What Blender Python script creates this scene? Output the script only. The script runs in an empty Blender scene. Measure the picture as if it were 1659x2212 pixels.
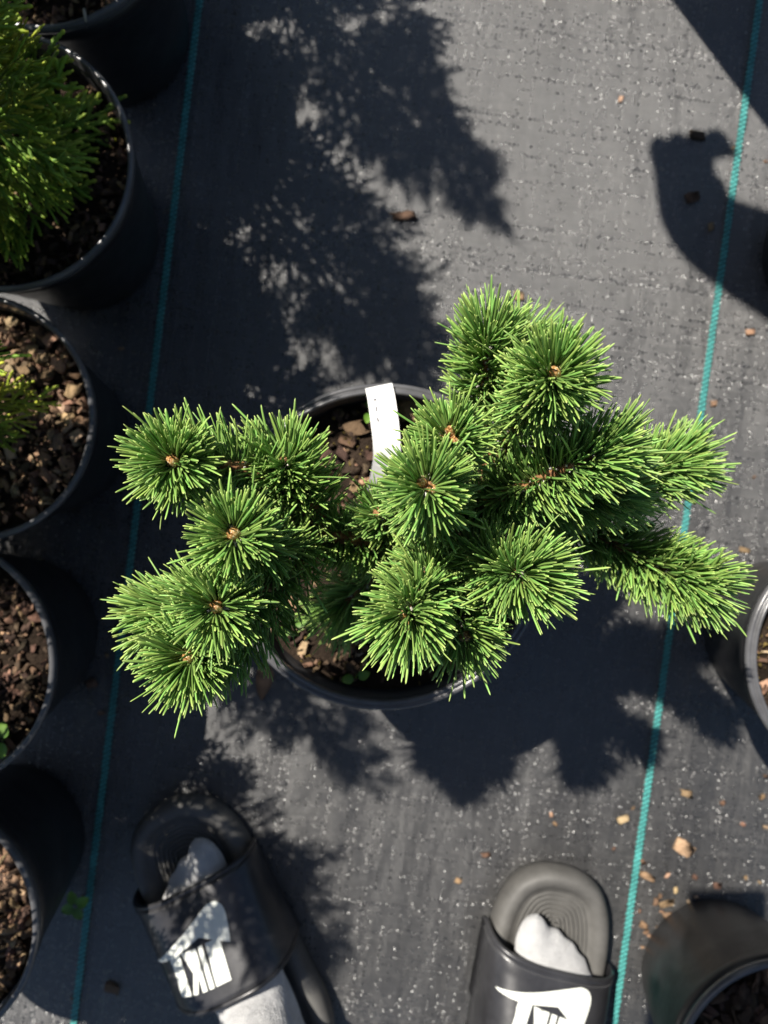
import bpy, bmesh, math, random
import numpy as np
from mathutils import Vector, Matrix, Quaternion, noise as mnoise

sc = bpy.context.scene
C = sc.collection
rad = math.radians
random.seed(7)
RNG = np.random.default_rng(11)

# ------------------------------------------------------------------ camera
H = 0.75                       # height of the lens above the ground
F = 1660.0                     # focal length in pixels of a 1659 x 2212 picture
cam_d = bpy.data.cameras.new('camera')
cam = bpy.data.objects.new('camera', cam_d)
C.objects.link(cam)
sc.camera = cam
cam.location = (0, 0, H)
cam.rotation_euler = (0, 0, 0)
cam_d.sensor_fit = 'VERTICAL'
cam_d.sensor_height = 36.0
cam_d.lens = 36.0 * F / 2212.0
cam_d.clip_start = 0.005
cam_d.clip_end = 500
cam_d.dof.use_dof = True
cam_d.dof.focus_distance = 0.368
cam_d.dof.aperture_fstop = 8.5

# ------------------------------------------------------------------ light
SUN = Vector((-0.094, 0.1026, 0.200)).normalized()
SUN_EL = math.asin(SUN.z)
world = bpy.data.worlds.new('World')
sc.world = world
world.use_nodes = True
wn = world.node_tree.nodes
wl = world.node_tree.links
sky = wn.new('ShaderNodeTexSky')
sky.sky_type = 'NISHITA'
sky.sun_disc = False
sky.ozone_density = 3.5
sky.sun_elevation = SUN_EL
sky.sun_rotation = math.atan2(SUN.x, SUN.y)
bg = wn['Background']
bg.inputs['Strength'].default_value = 0.054
wl.new(sky.outputs['Color'], bg.inputs['Color'])
sun_d = bpy.data.lights.new('sun', 'SUN')
sun_d.energy = 5.0
sun_d.angle = rad(0.55)
sun_d.color = (1.0, 0.94, 0.85)
sun = bpy.data.objects.new('sun', sun_d)
C.objects.link(sun)
sun.location = SUN * 5
sun.rotation_euler = SUN.to_track_quat('Z', 'Y').to_euler()

sc.view_settings.view_transform = 'Standard'
sc.view_settings.look = 'None'
sc.view_settings.gamma = 1
sc.view_settings.exposure = 0.90
sc.cycles.max_bounces = 6
sc.cycles.transparent_max_bounces = 6

# ------------------------------------------------------------------ helpers
def P(px, py, z=0.0):
    """a point at height z, from its place in the 1659 x 2212 survey of the yard"""
    d = (H - z) / F
    return Vector(((px - 829.5) * d, (1106 - py) * d, z))

def G(px, py, z=0.0):
    """a point given by its footprint on the ground survey"""
    d = H / F
    return Vector(((px - 829.5) * d, (1106 - py) * d, z))

def tag(o, label=None, cat=None, group=None, kind=None):
    if label: o['label'] = label
    if cat: o['category'] = cat
    if group: o['group'] = group
    if kind: o['kind'] = kind
    return o

def empty(name, loc=(0, 0, 0), rz=0.0):
    o = bpy.data.objects.new(name, None)
    o.empty_display_size = 0.02
    C.objects.link(o)
    o.location = loc
    o.rotation_euler = (0, 0, rz)
    return o

def link(name, me, parent=None, loc=None, rot=None, scale=None):
    o = bpy.data.objects.new(name, me)
    C.objects.link(o)
    if parent: o.parent = parent
    if loc is not None: o.location = loc
    if rot is not None: o.rotation_euler = rot
    if scale is not None: o.scale = scale
    return o

def mesh(name, verts, faces, mat=None, smooth=True):
    me = bpy.data.meshes.new(name)
    me.from_pydata([tuple(v) for v in verts], [], faces)
    me.update()
    if smooth:
        me.polygons.foreach_set('use_smooth', [True] * len(me.polygons))
    if mat: me.materials.append(mat)
    return me

def fast_mesh(name, V, quads, tris=None, mat=None, cols=None, smooth=True):
    """numpy build: V (n,3), quads (m,4), tris (k,3), cols (n,4) point colours"""
    me = bpy.data.meshes.new(name)
    nq = len(quads)
    nt = 0 if tris is None else len(tris)
    me.vertices.add(len(V))
    me.vertices.foreach_set('co', np.asarray(V, np.float32).ravel())
    li = np.asarray(quads, np.int32).ravel()
    if nt: li = np.concatenate([li, np.asarray(tris, np.int32).ravel()])
    me.loops.add(len(li))
    me.loops.foreach_set('vertex_index', li)
    me.polygons.add(nq + nt)
    st = np.concatenate([np.arange(nq) * 4, nq * 4 + np.arange(nt) * 3]).astype(np.int32)
    me.polygons.foreach_set('loop_start', st)
    if smooth:
        me.polygons.foreach_set('use_smooth', np.ones(nq + nt, bool))
    if cols is not None:
        a = me.color_attributes.new('tint', 'FLOAT_COLOR', 'POINT')
        a.data.foreach_set('color', np.asarray(cols, np.float32).ravel())
    me.update(calc_edges=True)
    me.validate()
    if mat: me.materials.append(mat)
    return me

def lathe(profile, n=96):
    V, Fc = [], []
    for (r, z) in profile:
        for k in range(n):
            a = 2 * math.pi * k / n
            V.append((r * math.cos(a), r * math.sin(a), z))
    for i in range(len(profile) - 1):
        for k in range(n):
            a = i * n + k
            b = i * n + (k + 1) % n
            Fc.append((a, b, b + n, a + n))
    return V, Fc

def catmull(pts, n):
    pts = [Vector(p) for p in pts]
    ext = [pts[0] * 2 - pts[1]] + pts + [pts[-1] * 2 - pts[-2]]
    out = []
    segs = len(pts) - 1
    for i in range(n + 1):
        u = i / n * segs
        k = min(int(u), segs - 1)
        t = u - k
        p0, p1, p2, p3 = ext[k:k + 4]
        out.append(0.5 * ((2 * p1) + (p2 - p0) * t + (2 * p0 - 5 * p1 + 4 * p2 - p3) * t * t
                          + (3 * p1 - p0 - 3 * p2 + p3) * t ** 3))
    return out

def frames(path):
    """tangent, normal, binormal along a path, by parallel transport"""
    res = []
    n = None
    for i, p in enumerate(path):
        t = (path[min(i + 1, len(path) - 1)] - path[max(i - 1, 0)]).normalized()
        if n is None:
            n = t.orthogonal().normalized()
        else:
            n = (n - t * n.dot(t))
            n = n.normalized() if n.length > 1e-8 else t.orthogonal().normalized()
        res.append((t, n, t.cross(n)))
    return res

def tube(path, radii, n=8, cap=True, V=None, Fc=None):
    V = [] if V is None else V
    Fc = [] if Fc is None else Fc
    fr = frames(path)
    b0 = len(V)
    for p, r, (t, u, w) in zip(path, radii, fr):
        for k in range(n):
            a = 2 * math.pi * k / n
            V.append(p + (u * math.cos(a) + w * math.sin(a)) * r)
    for i in range(len(path) - 1):
        for k in range(n):
            a = b0 + i * n + k
            b = b0 + i * n + (k + 1) % n
            Fc.append((a, b, b + n, a + n))
    if cap:
        Fc.append(tuple(b0 + k for k in reversed(range(n))))
        e = b0 + (len(path) - 1) * n
        Fc.append(tuple(e + k for k in range(n)))
    return V, Fc

# ------------------------------------------------------------------ materials
def new_mat(name):
    m = bpy.data.materials.new(name)
    m.use_nodes = True
    nt = m.node_tree
    b = nt.nodes['Principled BSDF']
    return m, nt, b

def nd(nt, t, **kw):
    n = nt.nodes.new(t)
    for k, v in kw.items():
        if hasattr(n, k): setattr(n, k, v)
        else: n.inputs[k].default_value = v
    return n

def ramp(nt, stops):
    r = nt.nodes.new('ShaderNodeValToRGB')
    e = r.color_ramp.elements
    while len(e) < len(stops): e.new(0.5)
    for el, (p, c) in zip(e, stops):
        el.position = p
        el.color = (*c, 1) if len(c) == 3 else c
    return r

def bump(nt, b, height, strength=0.3, dist=0.001):
    n = nd(nt, 'ShaderNodeBump')
    n.inputs['Strength'].default_value = strength
    n.inputs['Distance'].default_value = dist
    nt.links.new(height, n.inputs['Height'])
    nt.links.new(n.outputs['Normal'], b.inputs['Normal'])
    return n

def noise_tex(nt, scale, detail=4, rough=0.6, vec=None):
    n = nd(nt, 'ShaderNodeTexNoise')
    n.inputs['Scale'].default_value = scale
    n.inputs['Detail'].default_value = detail
    n.inputs['Roughness'].default_value = rough
    if vec is not None: nt.links.new(vec, n.inputs['Vector'])
    return n

def plain(name, col, rough=0.5, spec=0.5, nscale=None, nstr=0.2, ndist=0.001, var=0.0):
    m, nt, b = new_mat(name)
    b.inputs['Base Color'].default_value = (*col, 1)
    b.inputs['Roughness'].default_value = rough
    b.inputs['Specular IOR Level'].default_value = spec
    tc = nd(nt, 'ShaderNodeTexCoord')
    if nscale:
        n = noise_tex(nt, nscale, 5, 0.65, tc.outputs['Object'])
        bump(nt, b, n.outputs['Fac'], nstr, ndist)
    if var:
        n2 = noise_tex(nt, 40, 4, 0.6, tc.outputs['Object'])
        r = ramp(nt, [(0.3, tuple(c * (1 - var) for c in col)), (0.7, tuple(min(1, c * (1 + var)) for c in col))])
        nt.links.new(n2.outputs['Fac'], r.inputs['Fac'])
        nt.links.new(r.outputs['Color'], b.inputs['Base Color'])
    return m

def math_n(nt, op, a, b=None, c=None):
    n = nt.nodes.new('ShaderNodeMath')
    n.operation = op
    for i, v in enumerate((a, b, c)):
        if v is None: continue
        if isinstance(v, (int, float)): n.inputs[i].default_value = v
        else: nt.links.new(v, n.inputs[i])
    return n.outputs[0]

def make_fabric():
    m, nt, b = new_mat('woven_fabric')
    L = nt.links.new
    tc = nd(nt, 'ShaderNodeTexCoord')
    mp = nd(nt, 'ShaderNodeMapping')
    mp.inputs['Rotation'].default_value = (0, 0, rad(7.5))
    L(tc.outputs['Object'], mp.inputs['Vector'])
    warp = noise_tex(nt, 14, 2, 0.5, mp.outputs['Vector'])
    wv = nd(nt, 'ShaderNodeVectorMath', operation='MULTIPLY_ADD')
    L(warp.outputs['Color'], wv.inputs[0])
    wv.inputs[1].default_value = (0.003, 0.003, 0)
    L(mp.outputs['Vector'], wv.inputs[2])
    sx = nd(nt, 'ShaderNodeSeparateXYZ')
    L(wv.outputs[0], sx.inputs[0])
    per = 0.0021
    u = math_n(nt, 'MULTIPLY', sx.outputs[0], 1 / per)
    v = math_n(nt, 'MULTIPLY', sx.outputs[1], 1 / (per * 0.9))
    fu = math_n(nt, 'FLOOR', u); fv = math_n(nt, 'FLOOR', v)
    # plain weave: in alternate cells the warp or the weft tape lies on top
    par = math_n(nt, 'MODULO', math_n(nt, 'ABSOLUTE', math_n(nt, 'ADD', fu, fv)), 2.0)
    su = math_n(nt, 'ABSOLUTE', math_n(nt, 'SINE', math_n(nt, 'MULTIPLY', u, math.pi)))
    sv = math_n(nt, 'ABSOLUTE', math_n(nt, 'SINE', math_n(nt, 'MULTIPLY', v, math.pi)))
    mixh = nd(nt, 'ShaderNodeMix')
    L(par, mixh.inputs[0])
    L(math_n(nt, 'MULTIPLY', math_n(nt, 'POWER', su, 0.4), sv), mixh.inputs[2])
    L(math_n(nt, 'MULTIPLY', math_n(nt, 'POWER', sv, 0.4), su), mixh.inputs[3])
    cell = nd(nt, 'ShaderNodeCombineXYZ')
    L(fu, cell.inputs[0]); L(fv, cell.inputs[1])
    wno = nd(nt, 'ShaderNodeTexWhiteNoise', noise_dimensions='2D')
    L(cell.outputs[0], wno.inputs['Vector'])
    # runs of tape that sit a little prouder: long streaks along warp and weft
    st1 = nd(nt, 'ShaderNodeMapping'); st1.inputs['Scale'].default_value = (330, 26, 1)
    st2 = nd(nt, 'ShaderNodeMapping'); st2.inputs['Scale'].default_value = (26, 330, 1)
    L(wv.outputs[0], st1.inputs['Vector']); L(wv.outputs[0], st2.inputs['Vector'])
    n1 = noise_tex(nt, 1.0, 2, 0.5, st1.outputs['Vector'])
    n2 = noise_tex(nt, 1.0, 2, 0.5, st2.outputs['Vector'])
    big = noise_tex(nt, 7, 4, 0.6, mp.outputs['Vector'])
    mid = noise_tex(nt, 55, 4, 0.65, mp.outputs['Vector'])
    # worn, dusty black tape
    dust = ramp(nt, [(0.25, (0.020, 0.020, 0.021)), (0.55, (0.035, 0.0345, 0.034)), (0.85, (0.070, 0.068, 0.065))])
    md = math_n(nt, 'ADD', math_n(nt, 'MULTIPLY', mid.outputs['Fac'], 0.55), math_n(nt, 'MULTIPLY', big.outputs['Fac'], 0.45))
    md2 = math_n(nt, 'ADD', md, math_n(nt, 'MULTIPLY', math_n(nt, 'SUBTRACT', wno.outputs['Value'], 0.5), 0.10))
    md3 = math_n(nt, 'ADD', md2, math_n(nt, 'MULTIPLY', math_n(nt, 'SUBTRACT', math_n(nt, 'MAXIMUM', n1.outputs['Fac'], n2.outputs['Fac']), 0.56), 1.1))
    L(md3, dust.inputs['Fac'])
    # the gaps where tapes cross are open and dirty
    gap = nd(nt, 'ShaderNodeMix', data_type='RGBA'); gap.inputs[6].default_value = (0.010, 0.009, 0.008, 1)
    L(math_n(nt, 'MULTIPLY', math_n(nt, 'POWER', mixh.outputs[0], 0.5), 1.25), gap.inputs[0]); L(dust.outputs['Color'], gap.inputs[7]); gap.clamp_factor = True
    L(gap.outputs[2], b.inputs['Base Color'])
    # some tapes are glossier along their whole run, so glints line up in rows
    row = nd(nt, 'ShaderNodeTexWhiteNoise', noise_dimensions='1D'); L(fu, row.inputs['W'])
    col_ = nd(nt, 'ShaderNodeTexWhiteNoise', noise_dimensions='1D'); L(math_n(nt, 'ADD', fv, 517.3), col_.inputs['W'])
    rowmix = nd(nt, 'ShaderNodeMix'); L(par, rowmix.inputs[0]); L(row.outputs['Value'], rowmix.inputs[2]); L(col_.outputs['Value'], rowmix.inputs[3])
    gl = math_n(nt, 'ADD', math_n(nt, 'MULTIPLY', wno.outputs['Value'], 0.48), math_n(nt, 'MULTIPLY', math_n(nt, 'POWER', rowmix.outputs[0], 3.0), 0.52))
    shiny = math_n(nt, 'GREATER_THAN', gl, 0.57)
    rg = math_n(nt, 'SUBTRACT', math_n(nt, 'ADD', 0.37, math_n(nt, 'MULTIPLY', mid.outputs['Fac'], 0.08)), math_n(nt, 'MULTIPLY', shiny, 0.15))
    L(rg, b.inputs['Roughness'])
    b.inputs['Specular IOR Level'].default_value = 1.0
    wr = nd(nt, 'ShaderNodeMapping'); wr.inputs['Scale'].default_value = (16, 5, 1)
    wr.inputs['Rotation'].default_value = (0, 0, rad(-25))
    L(mp.outputs['Vector'], wr.inputs['Vector'])
    wrk = noise_tex(nt, 1.0, 3, 0.5, wr.outputs['Vector'])
    # each visible float of tape sits at its own slight tilt
    wsp = nd(nt, 'ShaderNodeSeparateColor'); L(wno.outputs['Color'], wsp.inputs[0])
    def tilt(ch, co):
        r3 = math_n(nt, 'POWER', math_n(nt, 'ABSOLUTE', math_n(nt, 'SUBTRACT', ch, 0.5)), 2.0)
        sg = math_n(nt, 'SIGN', math_n(nt, 'SUBTRACT', ch, 0.5))
        return math_n(nt, 'MULTIPLY', math_n(nt, 'MULTIPLY', r3, sg), math_n(nt, 'SUBTRACT', math_n(nt, 'FRACT', co), 0.5))
    tl = math_n(nt, 'ADD', tilt(wsp.outputs[0], u), tilt(wsp.outputs[1], v))
    hh = math_n(nt, 'ADD', math_n(nt, 'MULTIPLY', mixh.outputs[0], 0.45),
                math_n(nt, 'ADD', math_n(nt, 'MULTIPLY', math_n(nt, 'MULTIPLY', tl, math_n(nt, 'ADD', 0.15, shiny)), 3.8),
                       math_n(nt, 'ADD', math_n(nt, 'MULTIPLY', n1.outputs['Fac'], 0.22), math_n(nt, 'MULTIPLY', n2.outputs['Fac'], 0.22))))
    bn = nd(nt, 'ShaderNodeBump')
    bn.inputs['Strength'].default_value = 0.6
    bn.inputs['Distance'].default_value = 0.012
    L(wrk.outputs['Fac'], bn.inputs['Height'])
    bn2 = nd(nt, 'ShaderNodeBump')
    bn2.inputs['Strength'].default_value = 0.9
    bn2.inputs['Distance'].default_value = 0.0009
    L(hh, bn2.inputs['Height'])
    L(bn.outputs['Normal'], bn2.inputs['Normal'])
    L(bn2.outputs['Normal'], b.inputs['Normal'])
    return m

def tint_mat(name, stops, rough=0.5, spec=0.4, trans=0.0, trans_col=None, chan=0, use_random=False,
             nscale=None, nstr=0.3, ndist=0.0008, stripes=False):
    """colour from the 'tint' point attribute: red = place along the piece, green = per-piece chance"""
    m, nt, b = new_mat(name)
    L = nt.links.new
    at = nd(nt, 'ShaderNodeAttribute', attribute_name='tint')
    sp = nd(nt, 'ShaderNodeSeparateColor')
    L(at.outputs['Color'], sp.inputs[0])
    r = ramp(nt, stops)
    L(sp.outputs[chan], r.inputs['Fac'])
    hsv = nd(nt, 'ShaderNodeHueSaturation')
    L(r.outputs['Color'], hsv.inputs['Color'])
    rnd = sp.outputs[1]
    if use_random:
        oi = nd(nt, 'ShaderNodeObjectInfo')
        rnd = math_n(nt, 'FRACT', math_n(nt, 'ADD', oi.outputs['Random'], sp.outputs[1]))
    L(math_n(nt, 'ADD', math_n(nt, 'MULTIPLY', rnd, 0.7), 0.65), hsv.inputs['Value'])
    L(math_n(nt, 'ADD', math_n(nt, 'MULTIPLY', sp.outputs[2], 0.045), 0.478), hsv.inputs['Hue'])
    L(hsv.outputs['Color'], b.inputs['Base Color'])
    b.inputs['Roughness'].default_value = rough
    b.inputs['Specular IOR Level'].default_value = spec
    tc = nd(nt, 'ShaderNodeTexCoord')
    if nscale:
        n = noise_tex(nt, nscale, 4, 0.65, tc.outputs['Object'])
        bump(nt, b, n.outputs['Fac'], nstr, ndist)
    if trans > 0:
        tr = nd(nt, 'ShaderNodeBsdfTranslucent')
        mul = nd(nt, 'ShaderNodeMix', data_type='RGBA', blend_type='MULTIPLY')
        mul.inputs[0].default_value = 1.0
        L(hsv.outputs['Color'], mul.inputs[6])
        mul.inputs[7].default_value = (*(trans_col or (1, 1, 1)), 1)
        L(mul.outputs[2], tr.inputs['Color'])
        ms = nd(nt, 'ShaderNodeMixShader')
        ms.inputs[0].default_value = trans
        L(b.outputs[0], ms.inputs[1])
        L(tr.outputs[0], ms.inputs[2])
        L(ms.outputs[0], nt.nodes['Material Output'].inputs['Surface'])
    return m

def make_stem():
    m, nt, b = new_mat('pine_bark')
    L = nt.links.new
    tc = nd(nt, 'ShaderNodeTexCoord')
    n = noise_tex(nt, 260, 5, 0.7, tc.outputs['Object'])
    r = ramp(nt, [(0.32, (0.045, 0.022, 0.012)), (0.47, (0.21, 0.095, 0.035)), (0.60, (0.42, 0.21, 0.08)), (0.74, (0.58, 0.50, 0.40))])
    L(n.outputs['Fac'], r.inputs['Fac'])
    L(r.outputs['Color'], b.inputs['Base Color'])
    b.inputs['Roughness'].default_value = 0.7
    bump(nt, b, n.outputs['Fac'], 0.9, 0.002)
    return m

def make_bud():
    m, nt, b = new_mat('resin_bud')
    L = nt.links.new
    tc = nd(nt, 'ShaderNodeTexCoord')
    n = noise_tex(nt, 700, 4, 0.65, tc.outputs['Object'])
    r = ramp(nt, [(0.36, (0.08, 0.030, 0.012)), (0.46, (0.28, 0.13, 0.04)), (0.56, (0.50, 0.30, 0.12)), (0.68, (0.78, 0.70, 0.55))])
    L(n.outputs['Fac'], r.inputs['Fac'])
    L(r.outputs['Color'], b.inputs['Base Color'])
    b.inputs['Roughness'].default_value = 0.28
    b.inputs['Coat Weight'].default_value = 0.6
    b.inputs['Coat Roughness'].default_value = 0.15
    bump(nt, b, n.outputs['Fac'], 0.5, 0.0008)
    return m

def make_plastic(name, col, rough, scratch=0.25):
    m, nt, b = new_mat(name)
    L = nt.links.new
    tc = nd(nt, 'ShaderNodeTexCoord')
    n = noise_tex(nt, 26, 6, 0.7, tc.outputs['Object'])
    r = ramp(nt, [(0.35, col), (0.62, tuple(c * 1.5 + 0.006 for c in col)), (0.8, tuple(c * 2.2 + 0.02 for c in col))])
    L(n.outputs['Fac'], r.inputs['Fac'])
    L(r.outputs['Color'], b.inputs['Base Color'])
    n2 = noise_tex(nt, 90, 5, 0.7, tc.outputs['Object'])
    L(math_n(nt, 'ADD', math_n(nt, 'MULTIPLY', n2.outputs['Fac'], scratch), rough - scratch * 0.5), b.inputs['Roughness'])
    bump(nt, b, n2.outputs['Fac'], 0.12, 0.0008)
    return m

def make_cotton():
    m, nt, b = new_mat('white_cotton')
    L = nt.links.new
    tc = nd(nt, 'ShaderNodeTexCoord')
    w = nd(nt, 'ShaderNodeTexWave'); w.inputs['Scale'].default_value = 240; w.inputs['Distortion'].default_value = 2.5
    w.bands_direction = 'X'
    L(tc.outputs['Object'], w.inputs['Vector'])
    n = noise_tex(nt, 60, 5, 0.6, tc.outputs['Object'])
    n2 = noise_tex(nt, 900, 2, 0.6, tc.outputs['Object'])
    r = ramp(nt, [(0.3, (0.40, 0.40, 0.405)), (0.7, (0.52, 0.52, 0.515))])
    L(n.outputs['Fac'], r.inputs['Fac'])
    L(r.outputs['Color'], b.inputs['Base Color'])
    b.inputs['Roughness'].default_value = 0.95
    b.inputs['Specular IOR Level'].default_value = 0.1
    b.inputs['Sheen Weight'].default_value = 0.2
    h = math_n(nt, 'ADD', math_n(nt, 'MULTIPLY', w.outputs['Fac'], 0.25), math_n(nt, 'ADD', math_n(nt, 'MULTIPLY', n.outputs['Fac'], 2.0), math_n(nt, 'MULTIPLY', n2.outputs['Fac'], 0.4)))
    bump(nt, b, h, 0.9, 0.0026)
    return m

M = {}
M['fabric'] = make_fabric()
M['needle'] = tint_mat('pine_needle', [(0.0, (0.24, 0.27, 0.12)), (0.10, (0.135, 0.235, 0.056)), (0.6, (0.188, 0.335, 0.074)), (0.93, (0.240, 0.400, 0.090)), (1.0, (0.40, 0.52, 0.15))],
                      rough=0.45, spec=0.5, trans=0.10, trans_col=(1.1, 1.2, 0.5))
M['needle_one'] = tint_mat('pine_needle_single', [(0.0, (0.24, 0.27, 0.12)), (0.10, (0.135, 0.235, 0.056)), (0.6, (0.188, 0.335, 0.074)), (0.93, (0.240, 0.400, 0.090)), (1.0, (0.40, 0.52, 0.15))],
                          rough=0.45, spec=0.5, trans=0.10, trans_col=(1.1, 1.2, 0.5), use_random=True)
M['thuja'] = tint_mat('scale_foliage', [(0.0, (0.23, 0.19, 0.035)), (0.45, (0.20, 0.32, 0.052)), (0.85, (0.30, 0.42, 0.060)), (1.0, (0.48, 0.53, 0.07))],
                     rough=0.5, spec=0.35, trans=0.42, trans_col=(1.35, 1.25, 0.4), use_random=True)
M['thuja_gold'] = tint_mat('golden_scale_foliage', [(0.0, (0.27, 0.25, 0.04)), (0.5, (0.33, 0.40, 0.045)), (1.0, (0.55, 0.57, 0.07))],
                          rough=0.5, spec=0.35, trans=0.28, trans_col=(1.2, 1.1, 0.4), use_random=True)
M['stem'] = make_stem()
M['bud'] = make_bud()
M['crumb'] = plain('dry_resin', (0.62, 0.58, 0.52), 0.7, 0.3, 500, 0.6)
M['pot'] = make_plastic('black_plastic', (0.009, 0.009, 0.010), 0.40)
M['rim'] = make_plastic('lit_black_rim', (0.060, 0.060, 0.063), 0.24, 0.16)  # base colour lighter than the walls, so sun and sky on rims is painted in
CH = [(0.0, (0.020, 0.014, 0.010)), (0.35, (0.070, 0.046, 0.032)), (0.6, (0.165, 0.102, 0.064)), (0.8, (0.31, 0.195, 0.115)), (1.0, (0.47, 0.36, 0.23))]
M['chips'] = tint_mat('bark_mulch', CH, rough=0.85, spec=0.2, nscale=450, nstr=0.8, ndist=0.002)
M['chip_one'] = tint_mat('bark_chip', CH, rough=0.85, spec=0.2, nscale=300, nstr=0.9, ndist=0.003, use_random=True)
M['soil'] = plain('dark_soil', (0.030, 0.021, 0.015), 0.95, 0.1, 300, 1.0, 0.004, 0.5)
M['moss'] = plain('moss', (0.17, 0.125, 0.04), 0.95, 0.1, 500, 1.0, 0.003, 0.5)
M['teal'] = plain('teal_tape', (0.065, 0.275, 0.255), 0.42, 0.5, 800, 0.3, 0.0004, 0.25)
M['teal_dark'] = plain('teal_ground_tape', (0.012, 0.05, 0.053), 0.5, 0.4, 800, 0.3)
M['label'] = plain('white_plastic', (0.80, 0.80, 0.78), 0.4, 0.5, 60, 0.05, 0.001, 0.03)
M['ink'] = plain('faded_ink', (0.05, 0.05, 0.06), 0.8)
M['foam'] = make_plastic('grey_black_foam', (0.060, 0.058, 0.054), 0.62, 0.15)
M['strap'] = make_plastic('black_synthetic_leather', (0.018, 0.018, 0.020), 0.30, 0.12)
M['thread'] = plain('grey_thread', (0.06, 0.06, 0.062), 0.6)
M['print'] = plain('white_print', (0.70, 0.72, 0.66), 0.45, 0.4)
M['cotton'] = make_cotton()
M['leaf'] = tint_mat('seedling_leaf', [(0.0, (0.10, 0.22, 0.03)), (1.0, (0.20, 0.36, 0.05))], rough=0.45, trans=0.3, trans_col=(1.2, 1.2, 0.4), use_random=True)
M['dry'] = plain('dry_leaf', (0.19, 0.11, 0.065), 0.6, 0.3, 200, 0.5, 0.001, 0.4)
M['denim'] = plain('dark_denim', (0.03, 0.045, 0.08), 0.9, 0.1, 700, 0.5)
M['shirt'] = plain('grey_shirt', (0.16, 0.17, 0.18), 0.9, 0.1, 700, 0.5)
M['skin'] = plain('skin', (0.45, 0.27, 0.19), 0.5, 0.4, 300, 0.1)
M['hair'] = plain('brown_hair', (0.05, 0.03, 0.02), 0.6, 0.4, 200, 0.8)
M['phone'] = plain('phone_glass', (0.02, 0.02, 0.022), 0.15)

# ------------------------------------------------------------------ the ground cloth
def build_ground():
    n = 120
    S = 30.0
    # one sheet: fine cells near the pots, wide ones out to the horizon
    core = list(np.linspace(-0.9, 0.9, 73))
    out = [-S, -12, -5, -2.2, -1.4]
    xs = out + core + [-v for v in reversed(out)]
    V, Fc = [], []
    for y in xs:
        for x in xs:
            z = 0.0
            if abs(x) < 1.3 and abs(y) < 1.3:
                z = 0.0016 * mnoise.noise(Vector((x * 9, y * 4, 0.3))) + 0.0008 * mnoise.noise(Vector((x * 22, y * 17, 5)))
                z = min(z, 0.0012)
            V.append((x, y, z))
    w = len(xs)
    for j in range(w - 1):
        for i in range(w - 1):
            a = j * w + i
            Fc.append((a, a + 1, a + w + 1, a + w))
    o = link('ground_fabric', mesh('ground_fabric', V, Fc, M['fabric']))
    tag(o, 'black woven weed control fabric covering the ground under the pots', 'ground cover', kind='structure')
    return o

ground = build_ground()

def build_stripe(x_mid, slope, name):
    """a teal warp line: two columns of slanting over-floats on a dark band"""
    ang = -math.atan(slope)
    st = link('stripe', None, ground) if False else None
    w = 0.0031
    L0 = 3.0
    V = [(-w, -L0, 0.0016), (w, -L0, 0.0016), (w, L0, 0.0016), (-w, L0, 0.0016)]
    band = link('stripe', mesh('stripe_band', V, [(0, 1, 2, 3)], M['teal_dark'], False), ground, (x_mid, 0, 0), (0, 0, ang))
    band['label'] = name
    # one stitch: a low pillow
    sv = []
    a, b_, t = 0.0016, 0.0019, 0.0010
    for (sx, sy, z) in ((1, 1, 0), (0.62, 0.62, t)):
        for (cx, cy) in ((-1, -1), (1, -1), (1, 1), (-1, 1)):
            sv.append((cx * a * sx + (cy * b_ * sy) * 0.35, cy * b_ * sy, z))
    sf = [(0, 1, 5, 4), (1, 2, 6, 5), (2, 3, 7, 6), (3, 0, 4, 7), (4, 5, 6, 7)]
    me = mesh('stitch', sv, sf, M['teal'], False)
    pitch = 0.0047
    rest_V, rest_Q = [], []
    n = 0
    k = -int(1.2 / pitch)
    items = []
    while k * pitch < 1.2:
        for c in (-1, 1):
            y = (k + (0.5 if c > 0 else 0)) * pitch
            items.append((abs(y), c, y))
        k += 1
    items.sort()
    for (_, c, y) in items:
        jx = random.uniform(-.00025, .00025)
        sc_ = random.uniform(0.9, 1.12)
        loc = Vector((c * 0.00155 + jx, y, 0.0017))
        if n < 150:
            link('stitch', me, band, loc, (0, 0, random.uniform(-.12, .12)), (sc_, sc_, 1))
        else:
            b0 = len(rest_V)
            for v in sv: rest_V.append((v[0] * sc_ + loc.x, v[1] * sc_ + loc.y, v[2] + loc.z))
            for f in sf: rest_Q.append(tuple(i + b0 for i in f))
        n += 1
    ro = link('stitches', mesh('stitches', rest_V, rest_Q, M['teal'], False), band)
    ro['kind'] = 'stuff'

build_stripe(G(296, 1106).x, 0.123, 'teal woven line running beside the row of conifer pots')
build_stripe(G(1482.5, 1106).x, 0.1424, 'teal woven line running past the right sandal')

# ------------------------------------------------------------------ pots and soil
def chip_shape(rng, l, w, t):
    """a split, flat-faced sliver: a box with cut corners and skewed faces"""
    bm = bmesh.new()
    bmesh.ops.create_cube(bm, size=1.0)
    for v in bm.verts:
        v.co = Vector((v.co.x * rng.uniform(0.40, 1.1), v.co.y * rng.uniform(0.35, 1.15), v.co.z * rng.uniform(0.6, 1.1)))
    bmesh.ops.bevel(bm, geom=bm.edges[:], offset=0.09, segments=1, affect='EDGES')
    bmesh.ops.triangulate(bm, faces=bm.faces[:])
    V = np.array([v.co[:] for v in bm.verts]) + rng.normal(0, 0.075, (len(bm.verts), 3))
    bm.verts.index_update()
    Fc = [[v.index for v in f.verts] for f in bm.faces]
    bm.free()
    return V * np.array([l, w, t]), np.array(Fc)

CHIP_SET = [chip_shape(np.random.default_rng(100 + i), 1, 1, 1) for i in range(10)]

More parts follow.
